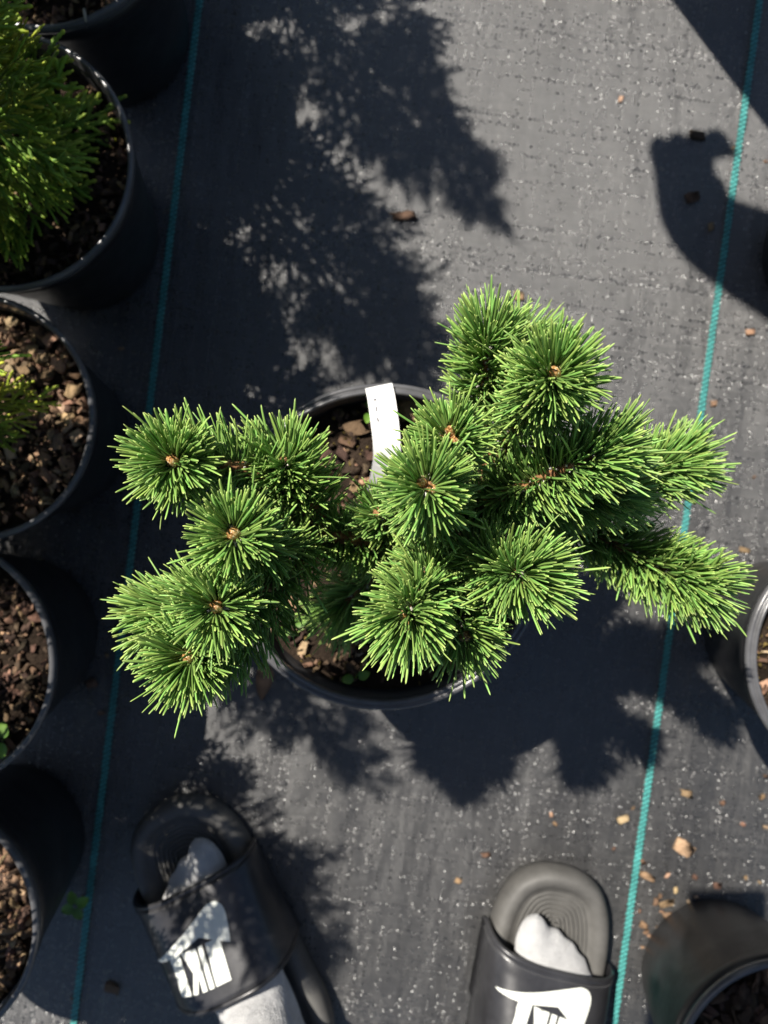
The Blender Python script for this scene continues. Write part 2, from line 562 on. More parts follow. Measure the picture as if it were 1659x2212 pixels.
def rot_mats(rng, n, tilt):
    out = []
    for _ in range(n):
        e = Matrix.Rotation(rng.uniform(0, 6.283), 3, 'Z') @ Matrix.Rotation(rng.normal(0, tilt), 3, 'X') @ Matrix.Rotation(rng.normal(0, tilt), 3, 'Y')
        out.append(np.array(e))
    return out

def chip_mass(rng, n, R, zsoil, sizes, bright=(0.1, 0.75), clear=None):
    Vs, Ts, Cs = [], [], []
    off = 0
    rm = rot_mats(rng, n, 0.7)
    for i in range(n):
        V, T = CHIP_SET[rng.integers(len(CHIP_SET))]
        l = rng.uniform(*sizes)
        w = l * rng.uniform(0.25, 0.8)
        t = l * rng.uniform(0.15, 0.42)
        r = R * math.sqrt(rng.uniform(0, 1)) * 0.985
        r = min(r, R - l * 0.42)
        a = rng.uniform(0, 6.283)
        z = zsoil + rng.uniform(-0.15, 0.35) * t + 0.0015
        Q = (V * np.array([l, w, t])) @ rm[i].T + np.array([r * math.cos(a), r * math.sin(a), z])
        Vs.append(Q); Ts.append(T + off); off += len(V)
        tone = rng.beta(1.1, 1.4) * (bright[1] - bright[0]) + bright[0]
        Cs.append(np.tile([tone, rng.uniform(), rng.uniform(), 1], (len(V), 1)))
    return np.concatenate(Vs), np.concatenate(Ts), np.concatenate(Cs)

def make_pot(loc, R, Hp, Rb, label, soil_drop, soil_label, nchips, sizes, seed, rings=2, tilt=(0, 0), bright=(0.1, 0.75),
             group='black plastic nursery pots', moss=0.0):
    rng = np.random.default_rng(seed)
    root = empty('plant_pot', loc)
    tag(root, label, 'plant pot', group)
    t = 0.0022
    zc = Hp * 0.80                       # underside of the collar
    Rw = lambda z: Rb + (R * 0.965 - Rb) * z / Hp
    prof = [(0.001, 0.003), (Rb - 0.012, 0.003), (Rb - 0.008, 0.0), (Rb - 0.002, 0.0), (Rb, 0.003), (Rw(zc * 0.5), zc * 0.5), (Rw(zc), zc),
            (Rw(zc) + 0.0022, zc + 0.002), (Rw(Hp * 0.955) + 0.0024, Hp * 0.955)]
    inner = [(Rw(Hp * 0.955) - 0.001, Hp * 0.955), (Rw(zc) - t, zc), (Rb - t, 0.006), (0.001, 0.006)]
    V, Fc = lathe(prof + inner, 112)
    link('wall', mesh('pot_wall', V, Fc, M['pot']), root)
    # rolled lip, with one or two beads
    rp = []
    rw = R - Rw(Hp * 0.955)
    if rings == 2:
        rp = [(Rw(Hp * 0.955) - 0.0022, Hp * 0.952), (R - 0.0085, Hp - 0.0035), (R - 0.0078, Hp - 0.0008), (R - 0.0064, Hp), (R - 0.0050, Hp - 0.0010), (R - 0.0044, Hp - 0.0026),
              (R - 0.0036, Hp - 0.0026), (R - 0.0026, Hp - 0.0016), (R - 0.0010, Hp - 0.0022), (R, Hp - 0.0045), (R - 0.0006, Hp - 0.0090), (Rw(Hp * 0.955) + 0.0024, Hp * 0.945), (Rw(Hp * 0.955) - 0.0022, Hp * 0.952)]
    else:
        rp = [(Rw(Hp * 0.955) - 0.0020, Hp * 0.95), (R - 0.0048, Hp - 0.0030), (R - 0.0042, Hp - 0.0008), (R - 0.0028, Hp), (R - 0.0012, Hp - 0.0006), (R, Hp - 0.0030), (R - 0.0006, Hp - 0.0075),
              (Rw(Hp * 0.955) + 0.0022, Hp * 0.94), (Rw(Hp * 0.955) - 0.0020, Hp * 0.95)]
    V, Fc = lathe(rp, 144)
    V = [Vector((x * (1 + 0.004 * math.sin(2 * math.atan2(y, x) + seed)), y, z + 0.0007 * math.sin(3 * math.atan2(y, x) + seed))) for (x, y, z) in V]
    link('rim', mesh('pot_rim', V, Fc, M['rim']), root)
    # potting mix
    zs = Hp - soil_drop
    Rs = Rw(zs) - t + 0.0006
    V, Fc = [], []
    nr, na = 14, 64
    V.append((0, 0, zs + 0.004))
    for i in range(1, nr + 1):
        for k in range(na):
            a = 2 * math.pi * k / na
            r = Rs * i / nr
            z = zs + 0.004 * (1 - i / nr) + 0.0024 * mnoise.noise(Vector((r * math.cos(a) * 90, r * math.sin(a) * 90, seed)))
            V.append((r * math.cos(a), r * math.sin(a), z))
    for k in range(na): Fc.append((0, 1 + k, 1 + (k + 1) % na))
    for i in range(nr - 1):
        for k in range(na):
            a = 1 + i * na + k; b = 1 + i * na + (k + 1) % na
            Fc.append((a, a + na, b + na, b))
    mix = empty('potting_mix', Vector(loc))
    tag(mix, soil_label, 'potting mix', 'potting mix in the nursery pots', 'stuff')
    link('soil', mesh('soil', V, Fc, M['soil']), mix)
    if nchips:
        V, T, Cc = chip_mass(rng, nchips, Rs, zs + 0.002, sizes, bright)
        co = link('bark_pieces', fast_mesh('bark_pieces', V, np.zeros((0, 4), int), T, M['chips'], Cc, smooth=False), mix)
        co['kind'] = 'stuff'
    if moss:
        Vm, Tm, Cm = chip_mass(rng, int(900 * moss), Rs, zs + 0.004, (0.0015, 0.004), (0.3, 0.9))
        mo = link('moss', fast_mesh('moss', Vm, np.zeros((0, 4), int), Tm, M['moss'], Cm, smooth=True), mix)
        mo['kind'] = 'stuff'
    return root, zs, Rs

PINE_Z = 0.20
pine_pot_loc = P(828, 1182, PINE_Z); pine_pot_loc.z = 0.001
pot_pine, PZS, PRS = make_pot(pine_pot_loc, 0.1178, PINE_Z, 0.088, 'wide black pot with the spiky green pine growing in it', 0.030,
                              'brown bark and moss mix in the pine pot around the white tag', 520, (0.004, 0.013), 3, rings=2, bright=(0.2, 1.0), moss=0.35, group='black plastic nursery pots')

LH = 0.166
def left_pot(cx, cy, R, label, slabel, seed, n=700, sizes=(0.0045, 0.013), bright=(0.1, 0.8)):
    p = P(cx, cy, LH); p.z = 0.001
    make_pot(p, R, LH, R * 0.72, label, 0.022, slabel, n, sizes, seed, rings=1, bright=bright)
    return p

kR = (H - LH) / F
pA = left_pot(90, -215, 280 * kR, 'black pot of dense green conifer touching the rim of another, dry straw over its rim', 'dark bark mix under the conifer with a straw on its rim', 11)
pB = left_pot(5, 347, 283 * kR, 'black pot overflowing with green scaly conifer sprays, rim flecked with sunlight', 'dark bark mix under the big green conifer sprays', 12)
pC = left_pot(-66, 902, 270 * kR, 'black pot of tan bark chips with a few yellow green conifer sprigs', 'tan chunky bark chips under the yellow green sprigs', 13, 900, (0.005, 0.016), (0.35, 1.0))
pD = left_pot(-163, 1437, 281 * kR, 'black pot of brown mix with two round seedlings near its edge', 'brown mix with two round seedlings growing in it', 14)
pE = left_pot(-198, 2003, 280 * kR, 'black pot of coarse orange brown bark across from the left sandal', 'coarse orange brown bark shreds in the pot by the left sandal', 15, 800, (0.005, 0.018), (0.25, 0.95))
SHADE_ROW = []  # pots out of view, added to carry extra shade casting conifers
pA2 = G(324, -349); pA2.z = 0.001
make_pot(pA2, 0.0985, LH, 0.071, 'black pot at the far end of the conifer row', 0.022, 'bark mix in the pot at the far end of the conifer row', 120, (0.006, 0.014), 16, rings=1)
for k_, (gx, gy) in enumerate(((-215, 760), (-285, 1200))):
    p2 = G(gx, gy); p2.z = 0.001
    make_pot(p2, 0.0985, LH, 0.071, ('black pot added out of view behind the tan bark pot', 'black pot added out of view behind the two seedlings')[k_], 0.022, ('bark mix in the added pot behind the tan bark pot', 'bark mix in the added pot behind the two seedlings')[k_], 90, (0.006, 0.014), 31 + k_, rings=1)
    SHADE_ROW.append(p2)
RH = 0.145
pF = P(1871, 1424, RH); pF.z = 0.001
make_pot(pF, 0.0945, RH, 0.069, 'black pot with grey rim and mossy mix, beside the pine tips', 0.018, 'ochre mossy potting mix in the grey rimmed pot', 260, (0.004, 0.011), 17, rings=2, bright=(0.3, 1.0), moss=1.0)
pG = P(1715, 2340, 0.15); pG.z = 0.001
make_pot(pG, 0.0955, 0.15, 0.070, 'glossy black pot of grey bark slivers standing near the right sandal', 0.016, 'dull grey bark slivers in the pot near the right sandal', 420, (0.008, 0.022), 18, rings=1, bright=(0.1, 0.5))
pH = G(1800, 560); pH.z = 0.001
make_pot(pH, 0.0985, LH, 0.071, 'black pot whose foot just shows where the arm shadow ends', 0.022, 'bark mix in the pot where the arm shadow ends', 120, (0.006, 0.014), 19, rings=1)

# ------------------------------------------------------------------ scaly conifers in the side row
def make_frond(seed, L=0.075):
    rng = np.random.default_rng(seed)
    V, Q, T, Cc = [], [], [], []
    def strand(p0, d, ln, w, t0, bend):
        n = max(4, int(ln / 0.0018))
        d = Vector(d).normalized()
        p = Vector(p0)
        side = Vector((-d.y, d.x, 0)).normalized()
        b0 = len(V)
        rnd = rng.uniform(0, 1); hue = rng.uniform(0, 1)
        pts = []
        for i in range(n + 1):
            s = i / n
            ww = w * (1.0 if i % 2 == 0 else 0.60) * (1 - 0.30 * s ** 2)
            if i == n: ww = w * 0.4
            th = ww * 0.55
            up = Vector((0, 0, 1))
            V.extend([p + side * ww, p + up * th, p - side * ww, p - up * th])
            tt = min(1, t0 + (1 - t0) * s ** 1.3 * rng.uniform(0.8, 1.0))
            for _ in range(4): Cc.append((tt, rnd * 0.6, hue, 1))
            pts.append((p.copy(), d.copy()))
            p = p + d * (ln / n)
            d = (d + side * bend / n + Vector((0, 0, -0.10 / n))).normalized()
            side = Vector((-d.y, d.x, 0)).normalized()
        for i in range(n):
            for k in range(4):
                a = b0 + i * 4 + k; b = b0 + i * 4 + (k + 1) % 4
                Q.append((a, b, b + 4, a + 4))
        e = b0 + n * 4
        Q.append((e, e + 1, e + 2, e + 3))
        return pts
    main = strand((0, 0, 0), (1, 0, 0.05), L, 0.0021, 0.0, rng.uniform(-.3, .3))
    nb = 10
    for j in range(nb):
        s = 0.18 + 0.78 * j / nb
        p, d = main[int(s * (len(main) - 1))]
        sg = 1 if j % 2 else -1
        ang = sg * rng.uniform(0.55, 0.85)
        dd = Matrix.Rotation(ang, 3, 'Z') @ d
        dd.z += rng.uniform(-.25, .25)
        ln = L * (0.50 * (1 - s) + 0.14) * rng.uniform(0.8, 1.15)
        sub = strand(p, dd, ln, 0.0021, 0.25 + 0.3 * s, -sg * 0.5)
        for q in range(int(ln / 0.010)):
            p2, d2 = sub[int((0.3 + 0.5 * q / max(1, int(ln / 0.010))) * (len(sub) - 1))]
            sg2 = 1 if (q + j) % 2 else -1
            d3 = Matrix.Rotation(sg2 * rng.uniform(0.5, 0.8), 3, 'Z') @ d2
            d3.z += rng.uniform(-.3, .3)
            strand(p2, d3, ln * rng.uniform(0.3, 0.5), 0.0019, 0.5, -sg2 * 0.4)
    return np.array([v[:] for v in V]), np.array(Q), np.array(Cc)

FROND = []
for i in range(5):
    V, Q, Cc = make_frond(500 + i, 0.066 + 0.006 * i)
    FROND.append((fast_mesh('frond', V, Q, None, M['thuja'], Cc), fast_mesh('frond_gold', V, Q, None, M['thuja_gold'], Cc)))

def conifer(loc, zs, height, Rfun, n, label, seed, gold=0.1, zmin=0.0, aim=None):
    rng = np.random.default_rng(seed)
    root = empty('potted_conifer', Vector((loc.x, loc.y, zs)))
    tag(root, label, 'conifer', 'scaly conifers in the side row')
    path = [Vector((0.004 * math.sin(k * 1.7 + seed), 0.004 * math.cos(k * 2.1 + seed), -0.01 + (height + 0.005) * k / 9)) for k in range(10)]
    V, Fc = tube(path, [0.0055 * (1 - 0.8 * k / 9) for k in range(10)], 8)
    link('trunk', mesh('conifer_trunk', V, Fc, M['stem']), root)
    for i in range(n):
        s = (i + 0.5) / n
        z = zmin + (height - zmin) * s ** 1.12
        a = i * 2.39996 + rng.uniform(-.3, .3)
        R = Rfun(z / height, z) * rng.uniform(0.7, 1.08)
        if aim: R *= aim(a, z)
        if R < 0.014: continue
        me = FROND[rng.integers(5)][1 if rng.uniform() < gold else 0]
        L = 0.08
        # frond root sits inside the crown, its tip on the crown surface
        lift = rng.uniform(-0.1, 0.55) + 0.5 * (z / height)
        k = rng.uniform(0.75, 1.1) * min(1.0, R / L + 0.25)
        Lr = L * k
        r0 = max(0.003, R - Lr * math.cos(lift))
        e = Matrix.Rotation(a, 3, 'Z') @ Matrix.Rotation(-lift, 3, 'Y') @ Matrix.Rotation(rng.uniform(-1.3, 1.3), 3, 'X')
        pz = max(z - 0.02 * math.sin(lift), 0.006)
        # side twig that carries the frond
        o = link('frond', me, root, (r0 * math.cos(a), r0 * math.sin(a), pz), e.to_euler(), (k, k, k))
    # twigs joining trunk and fronds, one mesh
    V, Fc = [], []
    for i in range(26):
        z = zmin + (height - zmin) * (i + 0.5) / 26 * 0.9
        a = i * 2.39996
        r = max(0.01, Rfun(z / height, z) * 0.55)
        p0 = Vector((0, 0, max(0.004, z - 0.012))); p1 = Vector((r * math.cos(a), r * math.sin(a), z + 0.3 * r))
        tube([p0, (p0 + p1) / 2 + Vector((0, 0, -0.003)), p1], [0.0016, 0.0013, 0.0007], 5, True, V, Fc)
    link('twigs', mesh('twigs', V, Fc, M['stem']), root)
    return root

cone = lambda r0, r1: (lambda s, z: r0 + (r1 - r0) * s)
def crown(rmax):
    return lambda s, z: rmax * (0.85 + 0.35 * math.sin(min(1, s * 1.6) * math.pi) * 0.5) * (1 - s ** 2.2) + 0.012

conifer(pA2, LH - .02, 0.58, crown(0.095), 165, 'tall green conifer at the far end of the row', 1)
conifer(pA, LH - .02, 0.52, (lambda s, z: min(0.105, 0.045 + 0.35 * z) * (1 - s ** 2.6) + 0.01), 170, 'bushy conifer with yellow green tips over the pot with a straw', 2, 0.3)
conifer(pB, LH - .02, 0.50, (lambda s, z: min(0.112, 0.068 + 0.17 * z) * (1 - s ** 2.6) + 0.01), 215, 'dense green conifer whose sprays hang over the sun flecked rim', 3, 0.08)
conifer(pC, LH - .02, 0.50, lambda s, z: (0.075 if z > 0.12 else 0.05) * (1 - s ** 2.5) + 0.012, 90, 'yellow green conifer sprigs above tan bark chips', 4, 0.9, 0.035)
conifer(pD, LH - .02, 0.50, lambda s, z: 0.075 * (1 - s ** 2.5) + 0.01, 85, 'slim conifer rising from the pot with two seedlings', 5, 0.3, 0.10)
conifer(pE, LH - .02, 0.46, lambda s, z: 0.075 * (1 - s ** 2.5) + 0.01, 150, 'slim conifer rising from the coarse orange bark pot', 6, 0.3, 0.10)
conifer(pG, 0.15 - .016, 0.10, lambda s, z: 0.062 * (1 - 0.5 * s), 26, 'low green conifer sprig in the grey bark pot', 8, 0.1, 0.0)
for k_, p2 in enumerate(SHADE_ROW):  # unseen conifers added to darken the ground around the left pots
    conifer(p2, LH - .02, 0.42, crown(0.09), 120, ('green conifer added for shade out of view behind the tan bark pot', 'green conifer added for shade out of view behind the two seedlings')[k_], 40 + k_, 0.1, 0.02)
conifer(pH, LH - .02, 0.30, crown(0.07), 90, 'small conifer in the pot where the arm shadow ends', 9, 0.1)

# ------------------------------------------------------------------ the pine
def needle_batch(base, dirs, curl, length, width, thick, seg=5):
    """many needles at once; base, dirs (n,3) curl (n,3) bending vector, length/width/thick (n,)"""
    n = len(base)
    ref = np.cross(dirs, RNG.normal(size=(n, 3)))
    ref /= np.linalg.norm(ref, axis=1, keepdims=True)
    prof_s = np.array([0, 0.12, 0.4, 0.7, 0.9, 0.975, 1.0])[:seg + 2]
    prof_w = np.array([0.50, 0.85, 1.0, 1.0, 0.92, 0.68, 0.22])[:seg + 2]
    k = len(prof_s)
    V = np.zeros((n, k, 4, 3)); Cc = np.zeros((n, k, 4, 4))
    rnd = RNG.uniform(0, 1, n); hue = RNG.uniform(0, 1, n)
    for i, (s, w) in enumerate(zip(prof_s, prof_w)):
        d = dirs + curl * (2 * s)
        d /= np.linalg.norm(d, axis=1, keepdims=True)
        c = base + dirs * (s * length)[:, None] + curl * (s * s * length)[:, None]
        u = ref - d * np.sum(ref * d, 1)[:, None]
        u /= np.linalg.norm(u, axis=1, keepdims=True)
        v = np.cross(d, u)
        hw = (width * 0.5 * w)[:, None]; ht = (thick * 0.5 * w)[:, None]
        V[:, i, 0] = c + u * hw; V[:, i, 1] = c + v * ht; V[:, i, 2] = c - u * hw; V[:, i, 3] = c - v * ht * 0.7
        Cc[:, i, :, 0] = s; Cc[:, i, :, 1] = rnd[:, None]; Cc[:, i, :, 2] = hue[:, None]; Cc[:, i, :, 3] = 1
    q = []
    for i in range(k - 1):
        for j in range(4):
            q.append((i * 4 + j, i * 4 + (j + 1) % 4, (i + 1) * 4 + (j + 1) % 4, (i + 1) * 4 + j))
    q.append(((k - 1) * 4, (k - 1) * 4 + 1, (k - 1) * 4 + 2, (k - 1) * 4 + 3))
    q = np.array(q)
    Q = (q[None] + (np.arange(n) * k * 4)[:, None, None]).reshape(-1, 4)
    return V.reshape(-1, 3), Q, Cc.reshape(-1, 4)

SHOOTS = [  # control points (survey x, y, height), fascicles, needle length, buds, bare (share of the stem without needles)
    ([(705, 1150, .300), (570, 1030, .345), (440, 998, .362), (388, 1000, .378), (374, 996, .396)], 250, .031, 1),
    ([(690, 1170, .300), (590, 1185, .345), (520, 1165, .385), (505, 1153, .402)], 165, .030, 1),
    ([(680, 1200, .300), (585, 1265, .340), (505, 1298, .362), (476, 1308, .376), (468, 1310, .392)], 200, .031, 1),
    ([(650, 1235, .290), (550, 1345, .325), (455, 1400, .345), (420, 1414, .356), (408, 1418, .368)], 215, .033, 1),
    ([(560, 1280, .325), (450, 1312, .340), (350, 1328, .345)], 170, .033, 0),
    ([(700, 1130, .300), (640, 1045, .325), (612, 992, .345)], 130, .032, 0),
    ([(1120, 1095, .300), (1230, 1075, .312), (1330, 1062, .325)], 150, .032, 0),
    ([(890, 1190, .250), (785, 1170, .275), (680, 1155, .300)], 200, .029, 0),
    ([(900, 1160, .270), (925, 1095, .345), (924, 1062, .390), (922, 1049, .405)], 160, .030, 2),
    ([(930, 1135, .270), (960, 1010, .340), (971, 958, .375), (972, 944, .388)], 135, .027, 3),
    ([(1040, 1060, .280), (1130, 900, .345), (1183, 832, .385), (1197, 806, .400)], 210, .031, 1),
    ([(1040, 1010, .270), (1045, 880, .300), (1050, 790, .322), (1054, 725, .335)], 190, .030, 0),
    ([(1050, 900, .270), (1105, 780, .288), (1128, 735, .295)], 90, .030, 0),
    ([(1000, 1110, .280), (1120, 1055, .330), (1230, 1008, .355), (1325, 973, .370)], 230, .030, 1),
    ([(1100, 1090, .270), (1300, 1060, .285), (1400, 1020, .297), (1462, 1000, .302)], 270, .033, 0),
    ([(1060, 1150, .250), (1260, 1150, .262), (1400, 1215, .285), (1505, 1262, .310)], 330, .034, 1),
    ([(990, 1200, .270), (1055, 1218, .330), (1110, 1236, .366), (1142, 1243, .376)], 185, .031, 2),
    ([(945, 1185, .290), (925, 1240, .338), (895, 1305, .372), (877, 1338, .384)], 200, .030, 2),
    ([(950, 1220, .270), (980, 1305, .320), (1003, 1372, .348)], 150, .031, 1),
    ([(860, 1205, .215), (785, 1265, .222), (728, 1325, .228)], 120, .033, 0),
    ([(900, 1185, .260), (1000, 1130, .280), (1080, 1090, .300)], 120, .028, 0),
    ([(880, 1180, .255), (840, 1140, .285), (815, 1105, .310)], 80, .026, 0),
]

pine = empty('potted_pine', Vector((pine_pot_loc.x, pine_pot_loc.y, PZS)))
tag(pine, 'dwarf pine with stiff bright green needles and amber buds in the wide black pot', 'pine')
PO = pine.location.copy()
def rel(p): return Vector(p) - PO

trunk_pts = [P(832, 1172, PZS - .01), P(845, 1178, PZS + .02), P(880, 1190, .225), P(915, 1188, .262), P(950, 1165, .285)]
V, Fc = tube([rel(p) for p in catmull(trunk_pts, 16)], [0.0085 - 0.0045 * i / 16 + 0.0006 * math.sin(i * 2.1) for i in range(17)], 12)
trunk_o = link('trunk', mesh('pine_trunk', V, Fc, M['stem']), pine)
links_ = [[(885, 1190, .24), (800, 1172, .275), (700, 1160, .30), (640, 1225, .292)], [(930, 1185, .27), (1000, 1110, .28), (1050, 1040, .28), (1045, 900, .29)],
          [(930, 1190, .26), (1020, 1160, .25), (1100, 1120, .265), (1180, 1085, .275)], [(920, 1190, .265), (950, 1200, .275), (990, 1202, .275)],
          [(860, 1185, .21), (855, 1200, .213), (840, 1215, .216)]]
for lk in links_:
    pts = [rel(P(*p)) for p in lk]
    V, Fc = tube(catmull(pts, 14), [0.0052 - 0.0022 * i / 14 + 0.0005 * math.sin(i * 1.9) for i in range(15)], 10)
    link('branch', mesh('pine_branch', V, Fc, M['stem']), pine)

def bud_mesh(seed):
    rng = np.random.default_rng(seed)
    V, Fc = [], []
    n = 14; rings = 11
    for i in range(rings):
        s = i / (rings - 1)
        r = 0.0030 * (math.sin(math.pi * (0.18 + 0.80 * s)) ** 0.8)
        for k in range(n):
            a = 2 * math.pi * k / n + s * 1.6
            rr = r * (1 + 0.10 * math.cos(5 * a - s * 9) + 0.06 * math.sin(i * 3.1 + k))
            V.append((rr * math.cos(a), rr * math.sin(a), s * 0.0085 - 0.001))
    for i in range(rings - 1):
        for k in range(n):
            a = i * n + k; b = i * n + (k + 1) % n
            Fc.append((a, b, b + n, a + n))
    Fc.append(tuple(range((rings - 1) * n, rings * n)))
    return mesh('bud', V, Fc, M['bud'])
BUDS = [bud_mesh(i) for i in range(3)]

all_needles = []
shoot_objs = []
for si, (cp, nf, ln, nb) in enumerate(SHOOTS):
    nf = int(nf * 2.2); ln = ln * 0.82
    pts = [rel(P(*p)) for p in cp]
    path = catmull(pts, 30)
    fr = frames(path)
    rr = [0.0034 - 0.0010 * i / 30 + 0.00035 * math.sin(i * 2.7 + si) for i in range(31)]
    V, Fc = tube(path, rr, 9)
    so = link('shoot', mesh('pine_shoot', V, Fc, M['stem']), pine)
    shoot_objs.append(so)
    tip = path[-1]; tt = fr[-1][0]
    # dry resin crumbs and bud scales round the growing tip
    Vc, Fcc = [], []
    for k in range(150 if nb else 50):
        s = random.uniform(0.12, 1.0) ** (0.7 if k < 60 else 0.12)
        i = min(29, int(s * 30)); a = random.uniform(0, 6.283)
        p = path[i] + (fr[i][1] * math.cos(a) + fr[i][2] * math.sin(a)) * (rr[i] + 0.0003)
        d = (fr[i][1] * math.cos(a) + fr[i][2] * math.sin(a) + tt * random.uniform(.2, 1.2)).normalized()
        l = random.uniform(0.0014, 0.0040) * (1.15 if k > 60 else 1)
        tube([p, p + d * l * .6, p + d * l], [0.0006, 0.00075, 0.0001], 4, True, Vc, Fcc)
    cr = link('bud_scales', mesh('bud_scales', Vc, Fcc, M['crumb'], False), so)
    cr['kind'] = 'stuff'
    for k in range(nb):
        off = Vector((0, 0, 0))
        if nb > 1:
            a = k * 6.283 / nb + si
            off = (fr[-1][1] * math.cos(a) + fr[-1][2] * math.sin(a)) * 0.0028
        up = (tt + Vector((0, 0, 0.35)) + off * 60).normalized()
        link('bud', BUDS[(si + k) % 3], so, tip + off - tt * 0.0015, up.to_track_quat('Z', 'Y').to_euler(), (1.1, 1.1, .95) if nb == 1 else (.9, .9, .85))
    # needles in pairs
    for f in range(nf):
        s = ((f + 0.5) / nf)
        s = 0.06 + 0.94 * s ** 0.80
        i = min(29.999, s * 30); i0 = int(i); t_ = i - i0
        p = path[i0].lerp(path[i0 + 1], t_)
        T, U, W = fr[i0]
        a = f * 2.39996 + random.uniform(-.35, .35)
        radial = U * math.cos(a) + W * math.sin(a)
        if radial.z > 0.70 and abs(T.z) < 0.72 and s < 0.82 and random.random() < 0.42: continue
        incl = rad(74) - rad(38) * s ** 2.0 + rad(random.gauss(0, 7))
        if s > 0.80 and random.random() < .55: incl = rad(random.uniform(14, 62))
        d0 = T * math.cos(incl) + radial * math.sin(incl)
        L = ln * random.uniform(0.68, 1.12) * (0.92 + 0.12 * s)
        for side in (-1, 1):
            x = d0.cross(T if abs(d0.dot(T)) < .98 else U).normalized()
            d = (d0 + x * side * random.uniform(0.05, 0.15) + Vector([random.gauss(0, .11) for _ in range(3)])).normalized()
            curl = (T * random.uniform(-0.02, 0.22) + Vector([random.gauss(0, .06) for _ in range(3)]) + Vector((0, 0, random.uniform(-.02, .05))))
            if random.random() < 0.22: curl += Vector([random.gauss(0, .16) for _ in range(3)])
            all_needles.append((p + radial * 0.0022, d, curl, L * random.uniform(.92, 1.05), random.uniform(.0012, .00155), random.uniform(.0008, .0010), si))

NB = np.array([n[0][:] for n in all_needles]); ND = np.array([n[1][:] for n in all_needles])
NC = np.array([n[2][:] for n in all_needles]); NL = np.array([n[3] for n in all_needles])
NW = np.array([n[4] for n in all_needles]); NT = np.array([n[5] for n in all_needles]); NS = np.array([n[6] for n in all_needles])
# the 300 that show largest: highest tips with the longest run across the view
tips = NB + ND * NL[:, None]
score = (tips[:, 2] + PO.z - 0.30) * 6 + NL * np.linalg.norm(ND[:, :2], axis=1) * 14
pick = np.zeros(len(NB), bool)
for si in range(len(SHOOTS)):
    idx = np.where(NS == si)[0]
    if SHOOTS[si][0][-1][2] < 0.3: continue
    best = idx[np.argsort(-score[idx])][:20]
    pick[best] = True
sel = np.where(pick)[0][:300]
rest = np.ones(len(NB), bool); rest[sel] = False
V, Q, Cc = needle_batch(NB[rest], ND[rest], NC[rest], NL[rest], NW[rest], NT[rest])
no = link('needles', fast_mesh('needles', V, Q, None, M['needle'], Cc), pine)
no['kind'] = 'stuff'
# shared shapes for the single needles: straight, and curved to several degrees
NV = []
for k in range(6):
    V, Q, Cc = needle_batch(np.zeros((1, 3)), np.array([[0, 0, 1.0]]), np.array([[0.03 + 0.05 * k, 0.02, 0]]), np.array([1.0]), np.array([0.055]), np.array([0.036]))
    NV.append(fast_mesh('needle', V, Q, None, M['needle_one'], Cc))
for i in sel:
    d = Vector(ND[i]); c = Vector(NC[i])
    x = (c - d * c.dot(d))
    cm = x.length
    x = x.normalized() if cm > 1e-5 else d.orthogonal().normalized()
    y = d.cross(x)
    R3 = Matrix((x, y, d)).transposed()
    kk = min(5, max(0, int(round((cm - 0.03) / 0.05))))
    L = float(NL[i])
    link('needle', NV[kk], shoot_objs[int(NS[i])], NB[i], R3.to_euler(), (L, L, L))

# ------------------------------------------------------------------ tag, seedlings, chips
def strip(path, width, thick, widths=None):
    fr = [(path[min(i + 1, len(path) - 1)] - path[max(i - 1, 0)]).normalized() for i in range(len(path))]
    V, Fc = [], []
    for i, (p, t) in enumerate(zip(path, fr)):
        side = t.cross(Vector((0, 0, 1))).normalized()
        if side.length < .1: side = Vector((1, 0, 0))
        up = side.cross(t).normalized()
        w = (widths[i] if widths else width) / 2
        V += [p + side * w + up * thick / 2, p - side * w + up * thick / 2, p - side * w - up * thick / 2, p + side * w - up * thick / 2]
    for i in range(len(path) - 1):
        for k in range(4):
            a = i * 4 + k; b = i * 4 + (k + 1) % 4
            Fc.append((a, b, b + 4, a + 4))
    Fc.append((3, 2, 1, 0)); e = (len(path) - 1) * 4
    Fc.append((e, e + 1, e + 2, e + 3))
    return V, Fc

tp = [P(818, 834, .2035), P(824, 862, .208), P(830, 905, .212), P(835, 950, .212), P(835, 995, .204), P(826, 1040, .188), P(815, 1078, .166)]
tpath = catmull(tp, 24)
troot = empty('plant_tag', Vector((tp[-1].x, tp[-1].y, PZS)))
tag(troot, 'long white plastic tag bent over from the soil to the pine pot rim', 'plant tag')
trel = [p - troot.location for p in tpath]
V, Fc = strip(trel, 0.0193, 0.0006)
strip_o = link('strip', mesh('tag_strip', V, Fc, M['label'], False), troot)
def tag_mark(s, dx, l, w, tilt):
    i = int(s * 24)
    p = trel[i]; t = (trel[i + 1] - trel[i]).normalized()
    side = t.cross(Vector((0, 0, 1))).normalized()
    up = side.cross(t).normalized()
    q = p + side * dx + up * 0.00055
    d = (t * math.cos(tilt) + side * math.sin(tilt)); e = d.cross(up)
    V = [q + d * l * .5 + e * w * .3, q + d * l * .1 + e * w * .6, q - d * l * .5 + e * w * .4, q - d * l * .45 - e * w * .4, q + d * l * .05 - e * w * .5, q + d * l * .5 - e * w * .4]
    link('ink_mark', mesh('ink_mark', V, [(0, 1, 2, 3, 4, 5)], M['ink'], False), strip_o)
for (s, dx, l, w, a) in ((.20, .0045, .0022, .0018, .9), (.29, .0045, .0042, .0012, .15), (.345, .0045, .0036, .0013, -.25),
                         (.70, -.002, .0016, .0008, .6), (.75, -.0012, .0016, .0008, .4), (.79, -.0005, .0016, .0008, .5), (.83, 0.0, .0016, .0008, .3)):
    tag_mark(s, dx, l, w, a)

